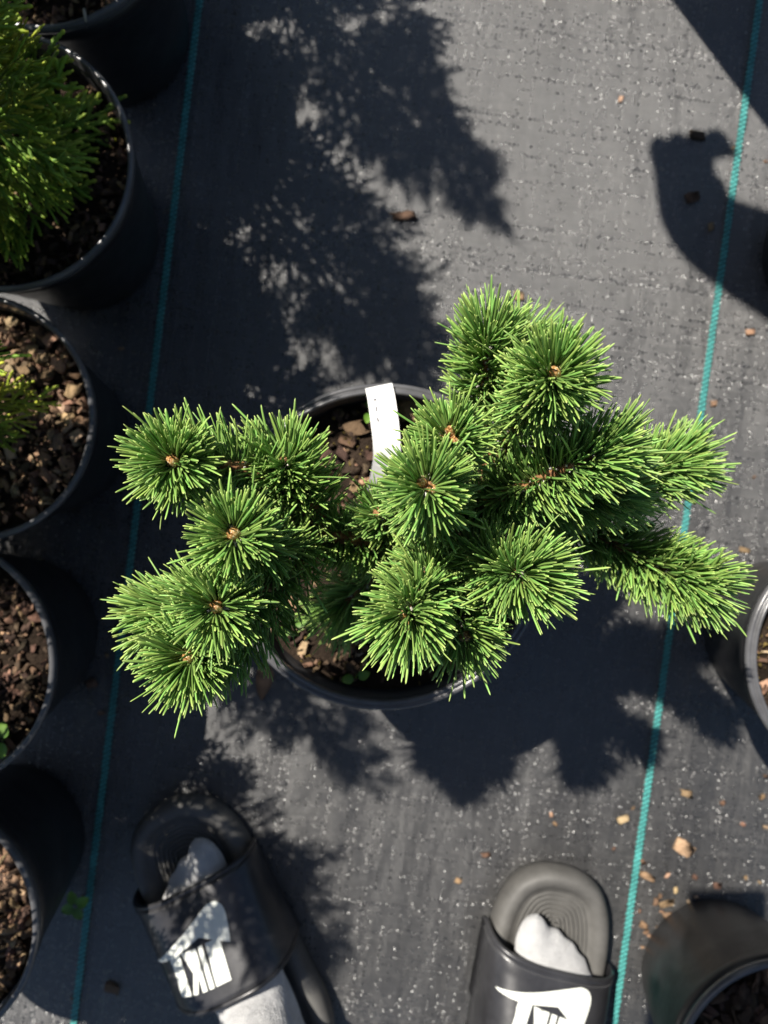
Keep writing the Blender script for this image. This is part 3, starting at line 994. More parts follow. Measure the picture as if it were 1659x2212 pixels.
def leaf_pair(name, loc, r, n, label, cat='seedling', group=None, rot=0.0, stem=0.012):
    root = empty(name, loc, rot)
    tag(root, label, cat, group)
    V, Fc = tube([Vector((0, 0, -0.004)), Vector((0.0005, 0, stem * .5)), Vector((0, 0, stem))], [0.0007] * 3, 6)
    link('stem', mesh('seedling_stem', V, Fc, M['leaf']), root)
    for k in range(n):
        a = 2 * math.pi * k / n
        Vv, Ff, Cc = [], [], []
        m_ = 10
        for j in range(m_ + 1):
            s = j / m_
            w = r * 0.62 * math.sin(math.pi * min(1, 0.06 + 0.94 * s) ** 0.8) ** 0.7
            for e in (-1, 0, 1):
                Vv.append((0.002 + s * r * 1.5, e * w, 0.0016 * abs(e) - 0.003 * s * s + 0.001 * s))
                Cc.append((s, .4, .5, 1))
        for j in range(m_):
            for e in range(2):
                b = j * 3 + e
                Ff.append((b, b + 1, b + 4, b + 3))
        base = len(Vv)
        for (x, y, z) in list(Vv): Vv.append((x, y, z - 0.0004)); Cc.append((.3, .4, .5, 1))
        for f in list(Ff): Ff.append(tuple(base + i for i in reversed(f)))
        o = link('leaf', fast_mesh('seedling_leaf', np.array(Vv), np.array(Ff), None, M['leaf'], np.array(Cc)), root, (0, 0, stem - 0.0005), (0, 0, a + random.uniform(-.2, .2)))
    return root

leaf_pair('seedling', P(770, 1456, PZS + .003), .006, 2, 'tiny bright green two leaved seedling in the pine pot near its lit wall', rot=.15)
leaf_pair('seedling', P(799, 892, PZS + .003), .005, 2, 'tiny yellow green seedling half behind the white tag', rot=1.4)
leaf_pair('seedling', P(21, 1590, LH - .019), .0085, 2, 'pair of round leaves growing in brown mix at the pot edge', rot=1.45)
leaf_pair('weed_plant', P(164, 1955, 0.018) - Vector((0, 0, .018)), .0085, 4, 'small round leaved weed growing beside the teal line on bare fabric', 'weed', rot=.4, stem=.02)
leaf_pair('weed_plant', P(636, 1345, PZS + .004), .007, 2, 'small pale leaf showing under the left pine boughs', 'weed', rot=.5)

def chip_object(px, py, l, w, tone, z0=0.0, label=None, group=None, name='bark_chip', ang=None, cat='bark chip', hgt=0.26):
    V, T = CHIP_SET[random.randrange(10)]
    t = min(l, w) * hgt
    V = V * np.array([l, w, t])
    V = V - np.array([0, 0, V[:, 2].min() * 0.72])
    cols = np.tile([tone, 0.35, random.random(), 1], (len(V), 1))
    me = fast_mesh('bark_chip', V, np.zeros((0, 4), int), T, M['chip_one'], cols, smooth=False)
    o = link(name, me, None, P(px, py, z0) + Vector((0, 0, 0.0008)), (0, 0, random.uniform(0, 3.14) if ang is None else ang))
    tag(o, label, cat, group)
    return o

S7 = lambda x, y: ((2300 + x / 2.1436) / 1.8228, (3000 + y / 2.1436) / 1.8228)
S8 = lambda x, y: ((1900 + x / 1.476) / 1.8228, (y / 1.476) / 1.8228)
GC = 'loose bark bits on the fabric'
mm = 0.001
special = [
    (S7(330, 480), 14, 11, .95, 'round pale straw coloured chip lying between the pine shadow and teal line'),
    (S7(865, 260), 15, 10, .9, 'pale tan chip on lit fabric between the mossy pot and teal line'),
    (S7(835, 715), 25, 16, .92, 'large flat tan bark flake alone on the sunlit fabric right of the teal line'),
    (S7(545, 970), 20, 11, .75, 'reddish brown oblong chip lying next to a smaller orange one by the teal line'),
    (S7(690, 1190), 19, 7, .68, 'thin reddish sliver lying in the scatter of bark crumbs'),
    (S7(740, 1290), 24, 9, .62, 'crumbly brown shred of bark lying by the glossy pot'),
    (S8(1215, 1150), 17, 12, .55, 'brown bark chip lying inside the arm shadow'),
    (S8(1245, 790), 19, 11, .25, 'dark bark chip at the fingertip end of the arm shadow'),
    (S8(210, 1725), 11, 12, .8, 'orange chip lying just beyond the topmost pine needles'),
    (((1000 + 985 / 1.659) / 1.8228, (1410 / 1.659) / 1.8228), 29, 13, .52, 'rusty brown jagged flake at the edge of the conifer shadow'),
    ((880 / 1.327 / 1.8228 + 1250 / 1.8228, 880 / 1.327 / 1.8228 + 2700 / 1.8228), 11, 7, .6, 'small rust red crumb on the fabric between the sandals'),
    (((1250 + 735 / 1.327) / 1.8228, (2700 + 1020 / 1.327) / 1.8228), 9, 7, .85, 'small pinkish chip on the fabric left of the right sandal toe'),
    (((735 / 1.659) / 1.8228, (3000 + 1475 / 1.659) / 1.8228), 18, 13, .6, 'shaggy brown scrap lying beside the left sandal strap'),
    (((1900 + 1555 / 1.508) / 1.8228, (1500 + 1005 / 1.508) / 1.8228), 13, 8, .7, 'orange brown chip at the foot of the mossy pot'),
    (((600 / 1.659) / 1.8228, (2000 + 1140 / 1.659) / 1.8228), 13, 12, .55, 'dull red chip in deep shade beside the seedling pot'),
    ((1620, 718), 11, 9, .85, 'tan chip on sunlit fabric right of the teal line near the arm shadow'),
]
for (p, l, w, tone, lab) in special:
    chip_object(p[0], p[1], l * mm * .85, w * mm * .8, tone * .92, 0.0, lab, GC, ang=random.uniform(-.5, .5))
common = [S7(490, 840), S7(700, 950), S7(600, 1175), S7(730, 1185), S7(465, 1255), S7(495, 1375), S7(650, 1385), S7(545, 1460), S7(490, 1560), S7(560, 1560), S7(540, 1740),
          S7(1170, 345), S7(1335, 520), S7(1530, 550), S7(1500, 290), S7(1530, 120), S7(410, 385), S7(250, 725), S7(930, 970), S7(770, 1080), S7(1120, 1040), S7(550, 2000), S7(610, 2130),
          S7(945, 1140), S7(875, 1180), S7(1360, 975), S7(1480, 1010), S8(1325, 1320), S8(1455, 860), S8(1640, 940), S8(800, 578),
          S7(650, 1260), S7(700, 1310), S7(520, 1430), S7(560, 1870), S7(590, 1600), S7(640, 1130), S7(805, 1780),
          (((1250 + 1220 / 1.327) / 1.8228), ((2700 + 670 / 1.327) / 1.8228)), (((1250 + 1240 / 1.327) / 1.8228), ((2700 + 720 / 1.327) / 1.8228)),
          ((665 / 1.659) / 1.8228, (2000 + 1340 / 1.659) / 1.8228), ((700 / 1.659) / 1.8228, (2000 + 960 / 1.659) / 1.8228), ((795 / 1.659) / 1.8228, (1000 + 620 / 1.659) / 1.8228),
          ((480 / 1.659) / 1.8228, (3000 + 1545 / 1.659) / 1.8228), ((1900 + 1610 / 1.508) / 1.8228, (1500 + 570 / 1.508) / 1.8228), ((1900 + 1370 / 1.508) / 1.8228, (1500 + 135 / 1.508) / 1.8228)]
for (x, y) in common:
    l = random.uniform(4, 9) * mm
    chip_object(x, y, l, l * random.uniform(.45, .9), random.uniform(.45, .95), 0.0,
                'crumb sized bark bit in deep shade beside the conifer row' if x < 500 else
                'crumb sized bark bit on the fabric beyond the pine and mossy pot' if y < 1400 else
                'crumb sized bark bit by the foot of the glossy pot' if (P(x, y) - pG).length < 0.17 else
                'crumb sized bark bit on the open fabric between pine shadow and sandals', GC)

# larger chips that can be told apart in the pine pot
big = [(880, 882, 30, 18, .74, 'large orange brown bark chip between the white tag and pot rim'), (705, 985, 34, 10, .30, 'curved grey root like bark strip lying in the pine pot'),
       (757, 1010, 20, 11, .32, 'grey hooked bark piece at the end of the grey strip'), (752, 955, 14, 9, .62, 'reddish chip resting above the grey bark strip'),
       (770, 925, 20, 12, .6, 'mossy tan bark lump near the white tag'), (880, 945, 15, 11, .5, 'dull brown chip right of the tag below the orange chip'), (875, 1000, 24, 13, .6, 'long brown flake beside the tag edge'),
       (720, 1075, 16, 11, .35, 'dark brown chip close to the pine boughs')]
for (x, y, l, w, tone, lab) in big:
    chip_object(x, y, l * mm, w * mm, tone, PZS + .003, lab, 'big bark chips in the pine pot', ang=random.uniform(-.6, .3), hgt=.35)
for k in range(16):
    a = random.uniform(0, 6.283); r = random.uniform(.02, .085)
    q = pine_pot_loc + Vector((r * math.cos(a), r * math.sin(a), 0))
    o = chip_object(0, 0, random.uniform(9, 16) * mm, random.uniform(6, 11) * mm, random.uniform(.25, .8), 0, 'medium bark chip on the soil of the pine pot', 'medium bark chips in the pine pot')
    o.location = (q.x, q.y, PZS + .004)
for k, (cx, cy) in enumerate([(62, 800), (95, 780), (130, 790), (160, 845), (40, 770), (150, 905), (110, 735), (170, 940), (130, 955), (70, 760), (100, 900), (30, 830), (150, 1000), (95, 985)]):
    chip_object(cx, cy, random.uniform(11, 17) * mm, random.uniform(9, 13) * mm, random.uniform(.7, 1.0), LH - .019, 'pale tan bark nugget under the yellow green sprigs', 'tan bark nuggets', hgt=.6)
for k in range(22):
    a = random.uniform(1.2, 3.6); r = random.uniform(.035, .078)
    o = chip_object(0, 0, random.uniform(14, 26) * mm, random.uniform(6, 11) * mm, random.uniform(.15, .45), 0, 'grey bark sliver lying in the glossy pot', 'grey bark slivers')
    o.location = (pG.x + r * math.cos(a), pG.y + r * math.sin(a), 0.15 - .012)
    o.rotation_euler = (random.uniform(-.3, .3), random.uniform(-.2, .2), random.uniform(0, 3.14))

# a straw hanging over a rim, and a dry bract leaning on the pine pot
sp = [P(182, 20, LH + .002), P(184, 36, LH + .004), P(187, 60, LH - .012), P(190, 84, LH - .05), P(191, 100, LH - .085)]
V, Fc = tube(catmull(sp, 12), [0.0011] * 13, 6)
o = link('dry_straw', mesh('dry_straw', V, Fc, plain('pale_straw', (0.33, 0.30, 0.25), 0.6)))
tag(o, 'thin grey straw hanging over the rim of a black pot', 'straw')
bp = [P(572, 1445, .075), P(573, 1462, .055), P(570, 1486, .03), P(566, 1512, .002)]
V, Fc = [], []
bpath = catmull(bp, 10)
for i, p in enumerate(bpath):
    w = 0.007 * math.sin(math.pi * (0.12 + 0.8 * i / 10)) + .001
    for e in (-1, -.4, .3, 1): V.append(p + Vector((e * w, 0.004 * e * e, 0)))
for i in range(10):
    for k in range(3):
        a = i * 4 + k
        Fc.append((a, a + 1, a + 5, a + 4))
me = mesh('dry_leaf', V, Fc, M['dry'])
o = link('dry_leaf', me)
sm = o.modifiers.new('thick', 'SOLIDIFY'); sm.thickness = 0.0005
tag(o, 'curled brown dry leaf leaning against the wall of the pine pot', 'dry leaf')

# ------------------------------------------------------------------ sandals
def sole_outline(n=96):
    """outline of a right slide, toe at the origin, heel at -y; +x is the outer side"""
    key = [(0.0, 0.0), (0.022, -0.003), (0.041, -0.016), (0.053, -0.042), (0.058, -0.080), (0.056, -0.130), (0.049, -0.185), (0.044, -0.235), (0.036, -0.270), (0.018, -0.288),
           (-0.002, -0.292), (-0.022, -0.286), (-0.039, -0.266), (-0.047, -0.235), (-0.049, -0.190), (-0.052, -0.140), (-0.054, -0.090), (-0.053, -0.050), (-0.042, -0.020), (-0.022, -0.004)]
    pts = [Vector((x, y, 0)) for x, y in key]
    m = len(pts)
    out = []
    for i in range(n):
        u = i / n * m
        k = int(u); t = u - k
        p0, p1, p2, p3 = (pts[(k + j - 1) % m] for j in range(4))
        out.append(0.5 * ((2 * p1) + (p2 - p0) * t + (2 * p0 - 5 * p1 + 4 * p2 - p3) * t * t + (3 * p1 - p0 - 3 * p2 + p3) * t ** 3))
    return out

def inset(poly, d):
    n = len(poly); res = []
    for i in range(n):
        t = (poly[(i + 1) % n] - poly[i - 1]).normalized()
        nrm = Vector((t.y, -t.x, 0))      # outline runs clockwise: inward is the right hand
        res.append(poly[i] + nrm * d)
    return res

def strap_fn(mir, yf_in, yf_out):
    """strap surface: u 0 (inner side) .. 1 (outer side), v 0 (front) .. 1 (back)"""
    def S(u, v):
        yf = yf_in + (yf_out - yf_in) * u - 0.002 * math.sin(math.pi * u)
        yb = -0.163 + 0.016 * u - 0.006 * math.sin(math.pi * u)
        y = yf + (yb - yf) * v
        hw = 0.0635 - 0.002 * v
        h = 0.050 + 0.032 * v
        a = math.pi * (1 - u)
        ca, sa = math.cos(a), math.sin(a)
        x = hw * math.copysign(abs(ca) ** 0.72, ca) + 0.002
        z = 0.012 + h * (abs(sa) ** 0.70) - 0.006 * ca
        return Vector((x * mir, y, z))
    def Nrm(u, v):
        e = 1e-3
        du = S(min(1, u + e), v) - S(max(0, u - e), v); dv = S(u, min(1, v + e)) - S(u, max(0, v - e))
        n = du.cross(dv).normalized()
        return n if n.z > 0 or abs(n.z) < .05 and n.x * (u - .5) * mir > 0 else -n
    return S, Nrm

def arc_table(S, v, n=200):
    L = [0.0]; p = S(0, v)
    for i in range(1, n + 1):
        q = S(i / n, v); L.append(L[-1] + (q - p).length); p = q
    return L
def u_at(L, s):
    n = len(L) - 1
    s = max(0, min(L[-1], s))
    lo = int(np.searchsorted(L, s))
    lo = max(1, min(n, lo))
    return (lo - 1 + (s - L[lo - 1]) / max(1e-9, L[lo] - L[lo - 1])) / n

def swoosh_poly():
    # outer (lower) edge from hook to tip, then back along the upper edge
    lower = [Vector((x / 1207, y / 1207, 0)) for x, y in [(59, 407), (23, 290), (-11, 101), (0, 0), (62, -64), (160, -75), (254, -40), (529, 84), (805, 204), (1207, 374)]]
    upper = [Vector((x / 1207, y / 1207, 0)) for x, y in [(1207, 384), (1117, 376), (840, 325), (540, 245), (336, 196), (192, 155), (129, 188), (86, 290), (62, 400)]]
    return [(p.x, p.y) for p in catmull(lower, 40)] + [(p.x, p.y) for p in catmull(upper, 40)][1:-1]

def letter_polys():
    """heavy oblique capitals on a unit height, shear applied by the caller"""
    N_ = [[(0, 0), (.17, 0), (.17, .58), (.36, 0), (.56, 0), (.56, 1), (.39, 1), (.39, .42), (.20, 1), (0, 1)]]
    I_ = [[(0, 0), (.18, 0), (.18, 1), (0, 1)]]
    K_ = [[(0, 0), (.18, 0), (.18, .40), (.37, 0), (.58, 0), (.33, .52), (.57, 1), (.37, 1), (.18, .62), (.18, 1), (0, 1)]]
    E_ = [[(0, 0), (.46, 0), (.46, .20), (.18, .20), (.18, .41), (.42, .41), (.42, .59), (.18, .59), (.18, .80), (.46, .80), (.46, 1), (0, 1)]]
    return [('N', N_, .60), ('I', I_, .22), ('K', K_, .60), ('E', E_, .50)]

def mapped(poly, fn, lift=0.0009):
    """fill a 2-d outline, cut it fine, and lay it on the strap"""
    bm = bmesh.new()
    vs = [bm.verts.new((x, y, 0)) for x, y in poly]
    f = bm.faces.new(vs)
    bmesh.ops.triangulate(bm, faces=[f])
    for _ in range(3):
        long = [e for e in bm.edges if e.calc_length() > 0.06]
        if not long: break
        bmesh.ops.subdivide_edges(bm, edges=long, cuts=1)
        bmesh.ops.triangulate(bm, faces=bm.faces[:])
    bmesh.ops.recalc_face_normals(bm, faces=bm.faces[:])
    V = [fn(v.co.x, v.co.y) for v in bm.verts]
    me = bpy.data.meshes.new('print')
    for v, c in zip(bm.verts, V): v.co = c
    bm.to_mesh(me); bm.free()
    me.materials.append(M['print'])
    return me

def make_slide(loc, rz, mir, yf_in, yf_out, label, arc_shift, rot_logo, v_c):
    root = empty('slide_sandal', loc, rz)
    tag(root, label, 'sandal', 'black slides worn with socks')
    ol = sole_outline()
    rings = [(0.004, 0.0012), (0.0, 0.004), (-0.0015, 0.013), (0.0, 0.022), (0.003, 0.0285), (0.0075, 0.0305), (0.0125, 0.0300), (0.0165, 0.0265), (0.0195, 0.0238)]
    V, Fc = [], []
    n = len(ol)
    for (d, z) in rings:
        for p in inset(ol, d):
            heel = max(0, (-p.y - 0.12) / 0.17) * 0.006
            toe = max(0, (0.05 + p.y) / 0.05) ** 2 * 0.004
            V.append((p.x * mir, p.y, z + (heel if z > .01 else 0) + (toe if z > 0.001 else toe * .6)))
    for i in range(len(rings) - 1):
        for k in range(n):
            a = i * n + k; b = i * n + (k + 1) % n
            Fc.append((a, b, b + n, a + n) if mir > 0 else (b, a, a + n, b + n))
    # footbed: shrink the last ring towards the middle line
    base = (len(rings) - 1) * n
    for j in range(1, 5):
        for k in range(n):
            x, y, z = V[base + k]
            q = 1 - j / 4
            V.append((x * q, -0.146 + (y + 0.146) * (0.85 + 0.15 * q) if j < 4 else -0.146 + (y + 0.146) * .85, z - 0.0008 * j))
        for k in range(n):
            a = base + (j - 1) * n + k; b = base + (j - 1) * n + (k + 1) % n
            Fc.append((a, b, b + n, a + n) if mir > 0 else (b, a, a + n, b + n))
    Fc.append(tuple(range(n)))
    sole = link('sole', mesh('sole', V, Fc, M['foam']), root)
    # moulded ridges of the footbed, echoing the toe
    for r in range(9):
        ring = inset(ol, 0.0225 + 0.0042 * r)
        seg = [p for p in ring if p.y > -0.10 - 0.003 * r and abs(p.x) < 0.045]
        seg.sort(key=lambda p: math.atan2(p.x, p.y + 0.09))
        seg = [p for p in seg if abs(math.atan2(p.x, p.y + 0.09)) < 1.5]
        if len(seg) < 5: continue
        path = [Vector((p.x * mir, p.y, 0.0244)) for p in seg]
        Vr, Fr = tube(path, [0.0011] * len(path), 6)
        link('footbed_ridge', mesh('footbed_ridge', Vr, Fr, M['foam']), sole)
    # strap
    S, Nn = strap_fn(mir, yf_in, yf_out)
    nu, nv = 48, 16
    th = 0.0035
    V, Fc = [], []
    for layer in (0, 1):
        for j in range(nv + 1):
            for i in range(nu + 1):
                u, v = i / nu, j / nv
                p = S(u, v); nn = Nn(u, v)
                puff = 0.0012 * math.sin(math.pi * min(1, v * 12)) if v < 1 / 12 else 0
                V.append(p + nn * (puff if layer == 0 else -th))
    w = nu + 1; off = w * (nv + 1)
    for j in range(nv):
        for i in range(nu):
            a = j * w + i
            Fc.append((a, a + 1, a + w + 1, a + w)); Fc.append((off + a, off + a + w, off + a + w + 1, off + a + 1))
    for i in range(nu):
        Fc.append((i + 1, i, off + i, off + i + 1))
        a = nv * w + i
        Fc.append((a, a + 1, off + a + 1, off + a))
    for j in range(nv):
        a = j * w
        Fc.append((a, a + w, off + a + w, off + a)); a = j * w + nu
        Fc.append((a + w, a, off + a, off + a + w))
    me = mesh('strap', V, Fc, M['strap'])
    bm = bmesh.new(); bm.from_mesh(me); bmesh.ops.recalc_face_normals(bm, faces=bm.faces[:]); bm.to_mesh(me); bm.free()
    strap = link('strap', me, root)
    # rolled front binding and a row of stitching behind it
    pth = [S(i / 60, 0.0) + Nn(i / 60, 0.0) * -0.0012 for i in range(61)]
    Vr, Fr = tube(pth, [0.0026] * 61, 8)
    link('binding', mesh('binding', Vr, Fr, M['strap']), strap)
    pth = [S(i / 60, 1.0) + Nn(i / 60, 1.0) * -0.0014 for i in range(61)]
    Vr, Fr = tube(pth, [0.0022] * 61, 8)
    link('binding', mesh('binding_back', Vr, Fr, M['strap']), strap)
    Vr, Fr = [], []
    L = arc_table(S, 0.06)
    k = 0.004
    while k < L[-1] - 0.004:
        u0, u1 = u_at(L, k), u_at(L, k + 0.0017)
        tube([S(u0, .055) + Nn(u0, .055) * .0006, S(u1, .055) + Nn(u1, .055) * .0006], [.0005, .0005], 5, True, Vr, Fr)
        k += 0.0026
    so = link('stitching', mesh('stitching', Vr, Fr, M['thread']), strap)
    so['kind'] = 'stuff'
    # printed mark: read from in front of the wearer, so turned half round here
    W = 0.085
    cosr, sinr = math.cos(rot_logo), math.sin(rot_logo)
    Lm = arc_table(S, v_c)
    def place(x, y):
        # x to the reader's right, y up for the reader; centred
        X, Y = (x - 0.5) * W, (y - 0.28) * W
        X, Y = X * cosr - Y * sinr, X * sinr + Y * cosr
        # reader's right is the wearer's left; reader's up is towards the ankle
        s_in = Lm[-1] / 2 + (X if mir > 0 else -X) * -1 + arc_shift
        yl = abs(S(.5, 1).y - S(.5, 0).y)
        v = v_c + Y / yl
        u = u_at(Lm, s_in)
        v = max(0.02, min(0.985, v))
        return S(u, v) + Nn(u, v) * 0.0012
    link('swoosh_print', mapped(swoosh_poly(), place), strap)
    x0 = 0.138
    k = 0.575 / 1.96
    for (ch, polys, adv) in letter_polys():
        for poly in polys:
            pp = [(x0 + (x + y * 0.12) * k, 0.250 + y * 0.39) for x, y in poly]
            link('letter_print', mapped(pp, place), strap)
        x0 += (adv + 0.055) * k
    return root, S

SL_L = (P(343, 1748, .03) * 1.0); SL_L.z = 0.0006
SL_R = (P(1221, 1886, .03) * 1.0); SL_R.z = 0.0006
ANG_L, ANG_R = rad(29), rad(-12)
make_slide(SL_L, ANG_L, -1, -0.072, -0.064, 'black slide sandal dappled by shade, turned outward beside the teal line of conifers', 0.012, 0.0, 0.50)
make_slide(SL_R, ANG_R, 1, -0.062, -0.086, 'black slide sandal in full sun with grey ridged footbed showing', -0.015, -0.14, 0.36)

# ------------------------------------------------------------------ people
def ellipsoid(bm, c, r, rot=None, seg=20):
    mt = Matrix.Translation(c)
    if rot is not None: mt = mt @ rot
    mt = mt @ Matrix.Diagonal((*r, 1))
    bmesh.ops.create_uvsphere(bm, u_segments=seg, v_segments=seg // 2 + 2, radius=1.0, matrix=mt)

def sock(loc, rz, mir, parent, top):
    """foot in a sock: toes, ball, instep, heel and ankle blended into one skin; local toe direction +y"""
    bm = bmesh.new()
    R = lambda ax, a: Matrix.Rotation(a, 4, ax)
    zb = 0.026
    E = lambda x, y, z, a, b, c, rx=0, rzz=0: ellipsoid(bm, Vector((x * mir, y, z)), (a, b, c), R('Z', rzz * mir) @ R('X', rx))
    # toes: big toe on the inner side (-x for the right foot)
    E(-0.020, -0.066, zb + .014, .0165, .031, .0150, 0.05, 0.05)
    E(0.000, -0.072, zb + .012, .0120, .027, .0120)
    E(0.014, -0.079, zb + .011, .0112, .025, .0110, 0, -.12)
    E(0.026, -0.089, zb + .0105, .0105, .023, .0105, 0, -.2)
    E(0.035, -0.101, zb + .010, .0100, .021, .0100, 0, -.3)
    E(0.004, -0.108, zb + .016, .040, .045, .0175)
    E(0.004, -0.092, zb + .013, .034, .034, .0165, -.05, -.25)
    E(-0.010, -0.090, zb + .016, .026, .036, .0165)
    E(-0.004, -0.128, zb + .018, .041, .056, .022, -0.12)
    E(-0.004, -0.165, zb + .026, .036, .058, .028, -0.28)
    E(0.000, -0.212, zb + .046, .033, .045, .044, -0.45)
    E(0.000, -0.248, zb + .026, .031, .036, .030)
    E(0.000, -0.190, zb + .016, .034, .080, .018)
    # ankle and lower shin, leaning to the knee
    a0 = Vector((0, -0.222, zb + .075)); 
    inv = Matrix.Rotation(-rz, 3, 'Z')
    t_l = inv @ (Vector(top) - Vector(loc))
    for k in range(9):
        s = k / 8
        c = a0.lerp(t_l, s)
        r = 0.036 + 0.012 * s
        ellipsoid(bm, c, (r, r * 1.08, 0.03))
    me = bpy.data.meshes.new('sock')
    bm.to_mesh(me); bm.free()
    o = link('sock', me, None, loc, (0, 0, rz))
    rm = o.modifiers.new('blend', 'REMESH'); rm.mode = 'VOXEL'; rm.voxel_size = 0.003; rm.use_smooth_shade = True
    sm_ = o.modifiers.new('soft', 'SMOOTH'); sm_.iterations = 34; sm_.factor = 0.5
    dg = bpy.context.evaluated_depsgraph_get()
    me2 = bpy.data.meshes.new_from_object(o.evaluated_get(dg))
    o.modifiers.clear(); o.data = me2
    me2.materials.clear(); me2.materials.append(M['cotton'])
    o.parent = parent
    o.location = Vector(loc) - parent.location
    return o

def body(name, nodes, edges, label, matfn, sub=2):
    """one continuous figure grown from a jointed skeleton: nodes {key: (xyz, radius)}"""
    keys = list(nodes)
    me = bpy.data.meshes.new(name)
    me.from_pydata([nodes[k][0] for k in keys], [(keys.index(a), keys.index(b)) for a, b in edges], [])
    o = link(name, me)
    sk = o.modifiers.new('skin', 'SKIN'); sk.use_smooth_shade = True; sk.branch_smoothing = 0.6
    for i, k in enumerate(keys):
        r = nodes[k][1]
        me.skin_vertices[0].data[i].radius = (r, r) if not isinstance(r, tuple) else r
        me.skin_vertices[0].data[i].use_root = (k == 'pelvis')
    ss = o.modifiers.new('sub', 'SUBSURF'); ss.levels = sub; ss.render_levels = sub
    dg = bpy.context.evaluated_depsgraph_get()
    me2 = bpy.data.meshes.new_from_object(o.evaluated_get(dg))
    o.modifiers.clear(); o.data = me2
    me2.materials.clear()
    for m in ('denim', 'shirt', 'skin', 'hair'): me2.materials.append(M[m])
    for p in me2.polygons: p.material_index = matfn(p.center)
    tag(o, label, 'person')
    return o

def hand_nodes(nodes, edges, wrist_key, pre, wrist, d, side, up, s=1.0, fl=1.0, th=1.0, fr=1.0):
    """palm and five fingers: d points along the hand, side towards the thumb"""
    w = Vector(wrist); d = Vector(d).normalized(); side = Vector(side).normalized(); up = Vector(up)
    nodes[pre + 'palm'] = (w + d * .045 * s, (.034 * s, .022 * s)); edges.append((wrist_key, pre + 'palm'))
    for k, (off, l) in enumerate(((.030, .072), (.010, .082), (-.010, .076), (-.029, .060))):
        b = w + d * .088 * s + side * off * s
        nodes[f'{pre}k{k}'] = (b, .0105 * s * fr)
        nodes[f'{pre}f{k}'] = (b + d * l * .5 * s * fl + up * .006, .0092 * s * fr)
        nodes[f'{pre}t{k}'] = (b + d * l * .9 * s * fl + up * .022, .0078 * s * fr)
        edges += [(pre + 'palm', f'{pre}k{k}'), (f'{pre}k{k}', f'{pre}f{k}'), (f'{pre}f{k}', f'{pre}t{k}')]
    b = w + d * .035 * s + side * .038 * s * th
    nodes[pre + 'th0'] = (b, .012 * s); nodes[pre + 'th1'] = (b + (d * .7 + side * .5 * th).normalized() * .045 * s + up * .01, .0095 * s)
    edges += [(pre + 'palm', pre + 'th0'), (pre + 'th0', pre + 'th1')]

def back_of(loc, rz, d):
    return Vector(loc) + Matrix.Rotation(rz, 3, 'Z') @ Vector((0, -d, 0))
ankL = back_of(SL_L, ANG_L, 0.225); ankR = back_of(SL_R, ANG_R, 0.225)
kneeL = Vector((ankL.x - .015, ankL.y - .045, .47)); kneeR = Vector((ankR.x + .01, ankR.y - .03, .47))
topL = ankL.lerp(kneeL, .40); topL.z = .205; topR = ankR.lerp(kneeR, .40); topR.z = .205
pel = Vector((0.01, -0.66, .90))
nodes = {'pelvis': (pel, (.13, .10)), 'belly': (pel + Vector((0, .0, .16)), (.13, .095)), 'chest': (pel + Vector((0, .02, .36)), (.15, .105)), 'neckb': (pel + Vector((0, .05, .52)), .06),
         'neck': (pel + Vector((0, .08, .58)), .050), 'head': (pel + Vector((0, .11, .67)), (.072, .085)), 'crown': (pel + Vector((0, .12, .76)), (.062, .07)),
         'hipL': (pel + Vector((-.09, 0, -.06)), .088), 'hipR': (pel + Vector((.09, 0, -.06)), .088), 'kneeL': (kneeL, .060), 'kneeR': (kneeR, .060),
         'calfL': (kneeL.lerp(topL, .45), .058), 'calfR': (kneeR.lerp(topR, .45), .058),
         'ankL': (topL - Vector((0, 0, .02)), .047), 'ankR': (topR - Vector((0, 0, .02)), .047),
         'shL': (pel + Vector((-.17, .03, .46)), .060), 'shR': (pel + Vector((.17, .03, .46)), .060),
         'elL': (Vector((-.23, -.48, 1.08)), .042), 'elR': (Vector((.22, -.48, 1.08)), .042),
         'wrL': (Vector((-.105, -.19, .83)), .028), 'wrR': (Vector((.075, -.19, .83)), .028)}
edges = [('pelvis', 'belly'), ('belly', 'chest'), ('chest', 'neckb'), ('neckb', 'neck'), ('neck', 'head'), ('head', 'crown'), ('pelvis', 'hipL'), ('pelvis', 'hipR'), ('hipL', 'kneeL'), ('hipR', 'kneeR'),
         ('kneeL', 'calfL'), ('kneeR', 'calfR'), ('calfL', 'ankL'), ('calfR', 'ankR'), ('chest', 'shL'), ('chest', 'shR'), ('shL', 'elL'), ('shR', 'elR'), ('elL', 'wrL'), ('elR', 'wrR')]
hand_nodes(nodes, edges, 'wrL', 'hl', (-.105, -.19, .83), (.25, .9, -.32), (.9, -.25, .2), Vector((.3, 0, -.4)))
hand_nodes(nodes, edges, 'wrR', 'hr', (.075, -.19, .83), (-.30, .9, -.32), (-.9, -.25, .2), Vector((-.3, 0, -.4)))
def cloth(p):
    if p.z < .92: return 0 if p.y < -.30 or p.z < .5 else 2
    if p.z > 1.53 and p.y < -.52: return 3
    if p.z > 1.42: return 2
    return 1 if p.y < -.50 else 2
person = body('person', nodes, edges, 'person in white socks standing in black slides, holding a phone over the pine', cloth)
sock(SL_L, ANG_L, -1, person, topL)
sock(SL_R, ANG_R, 1, person, topR)

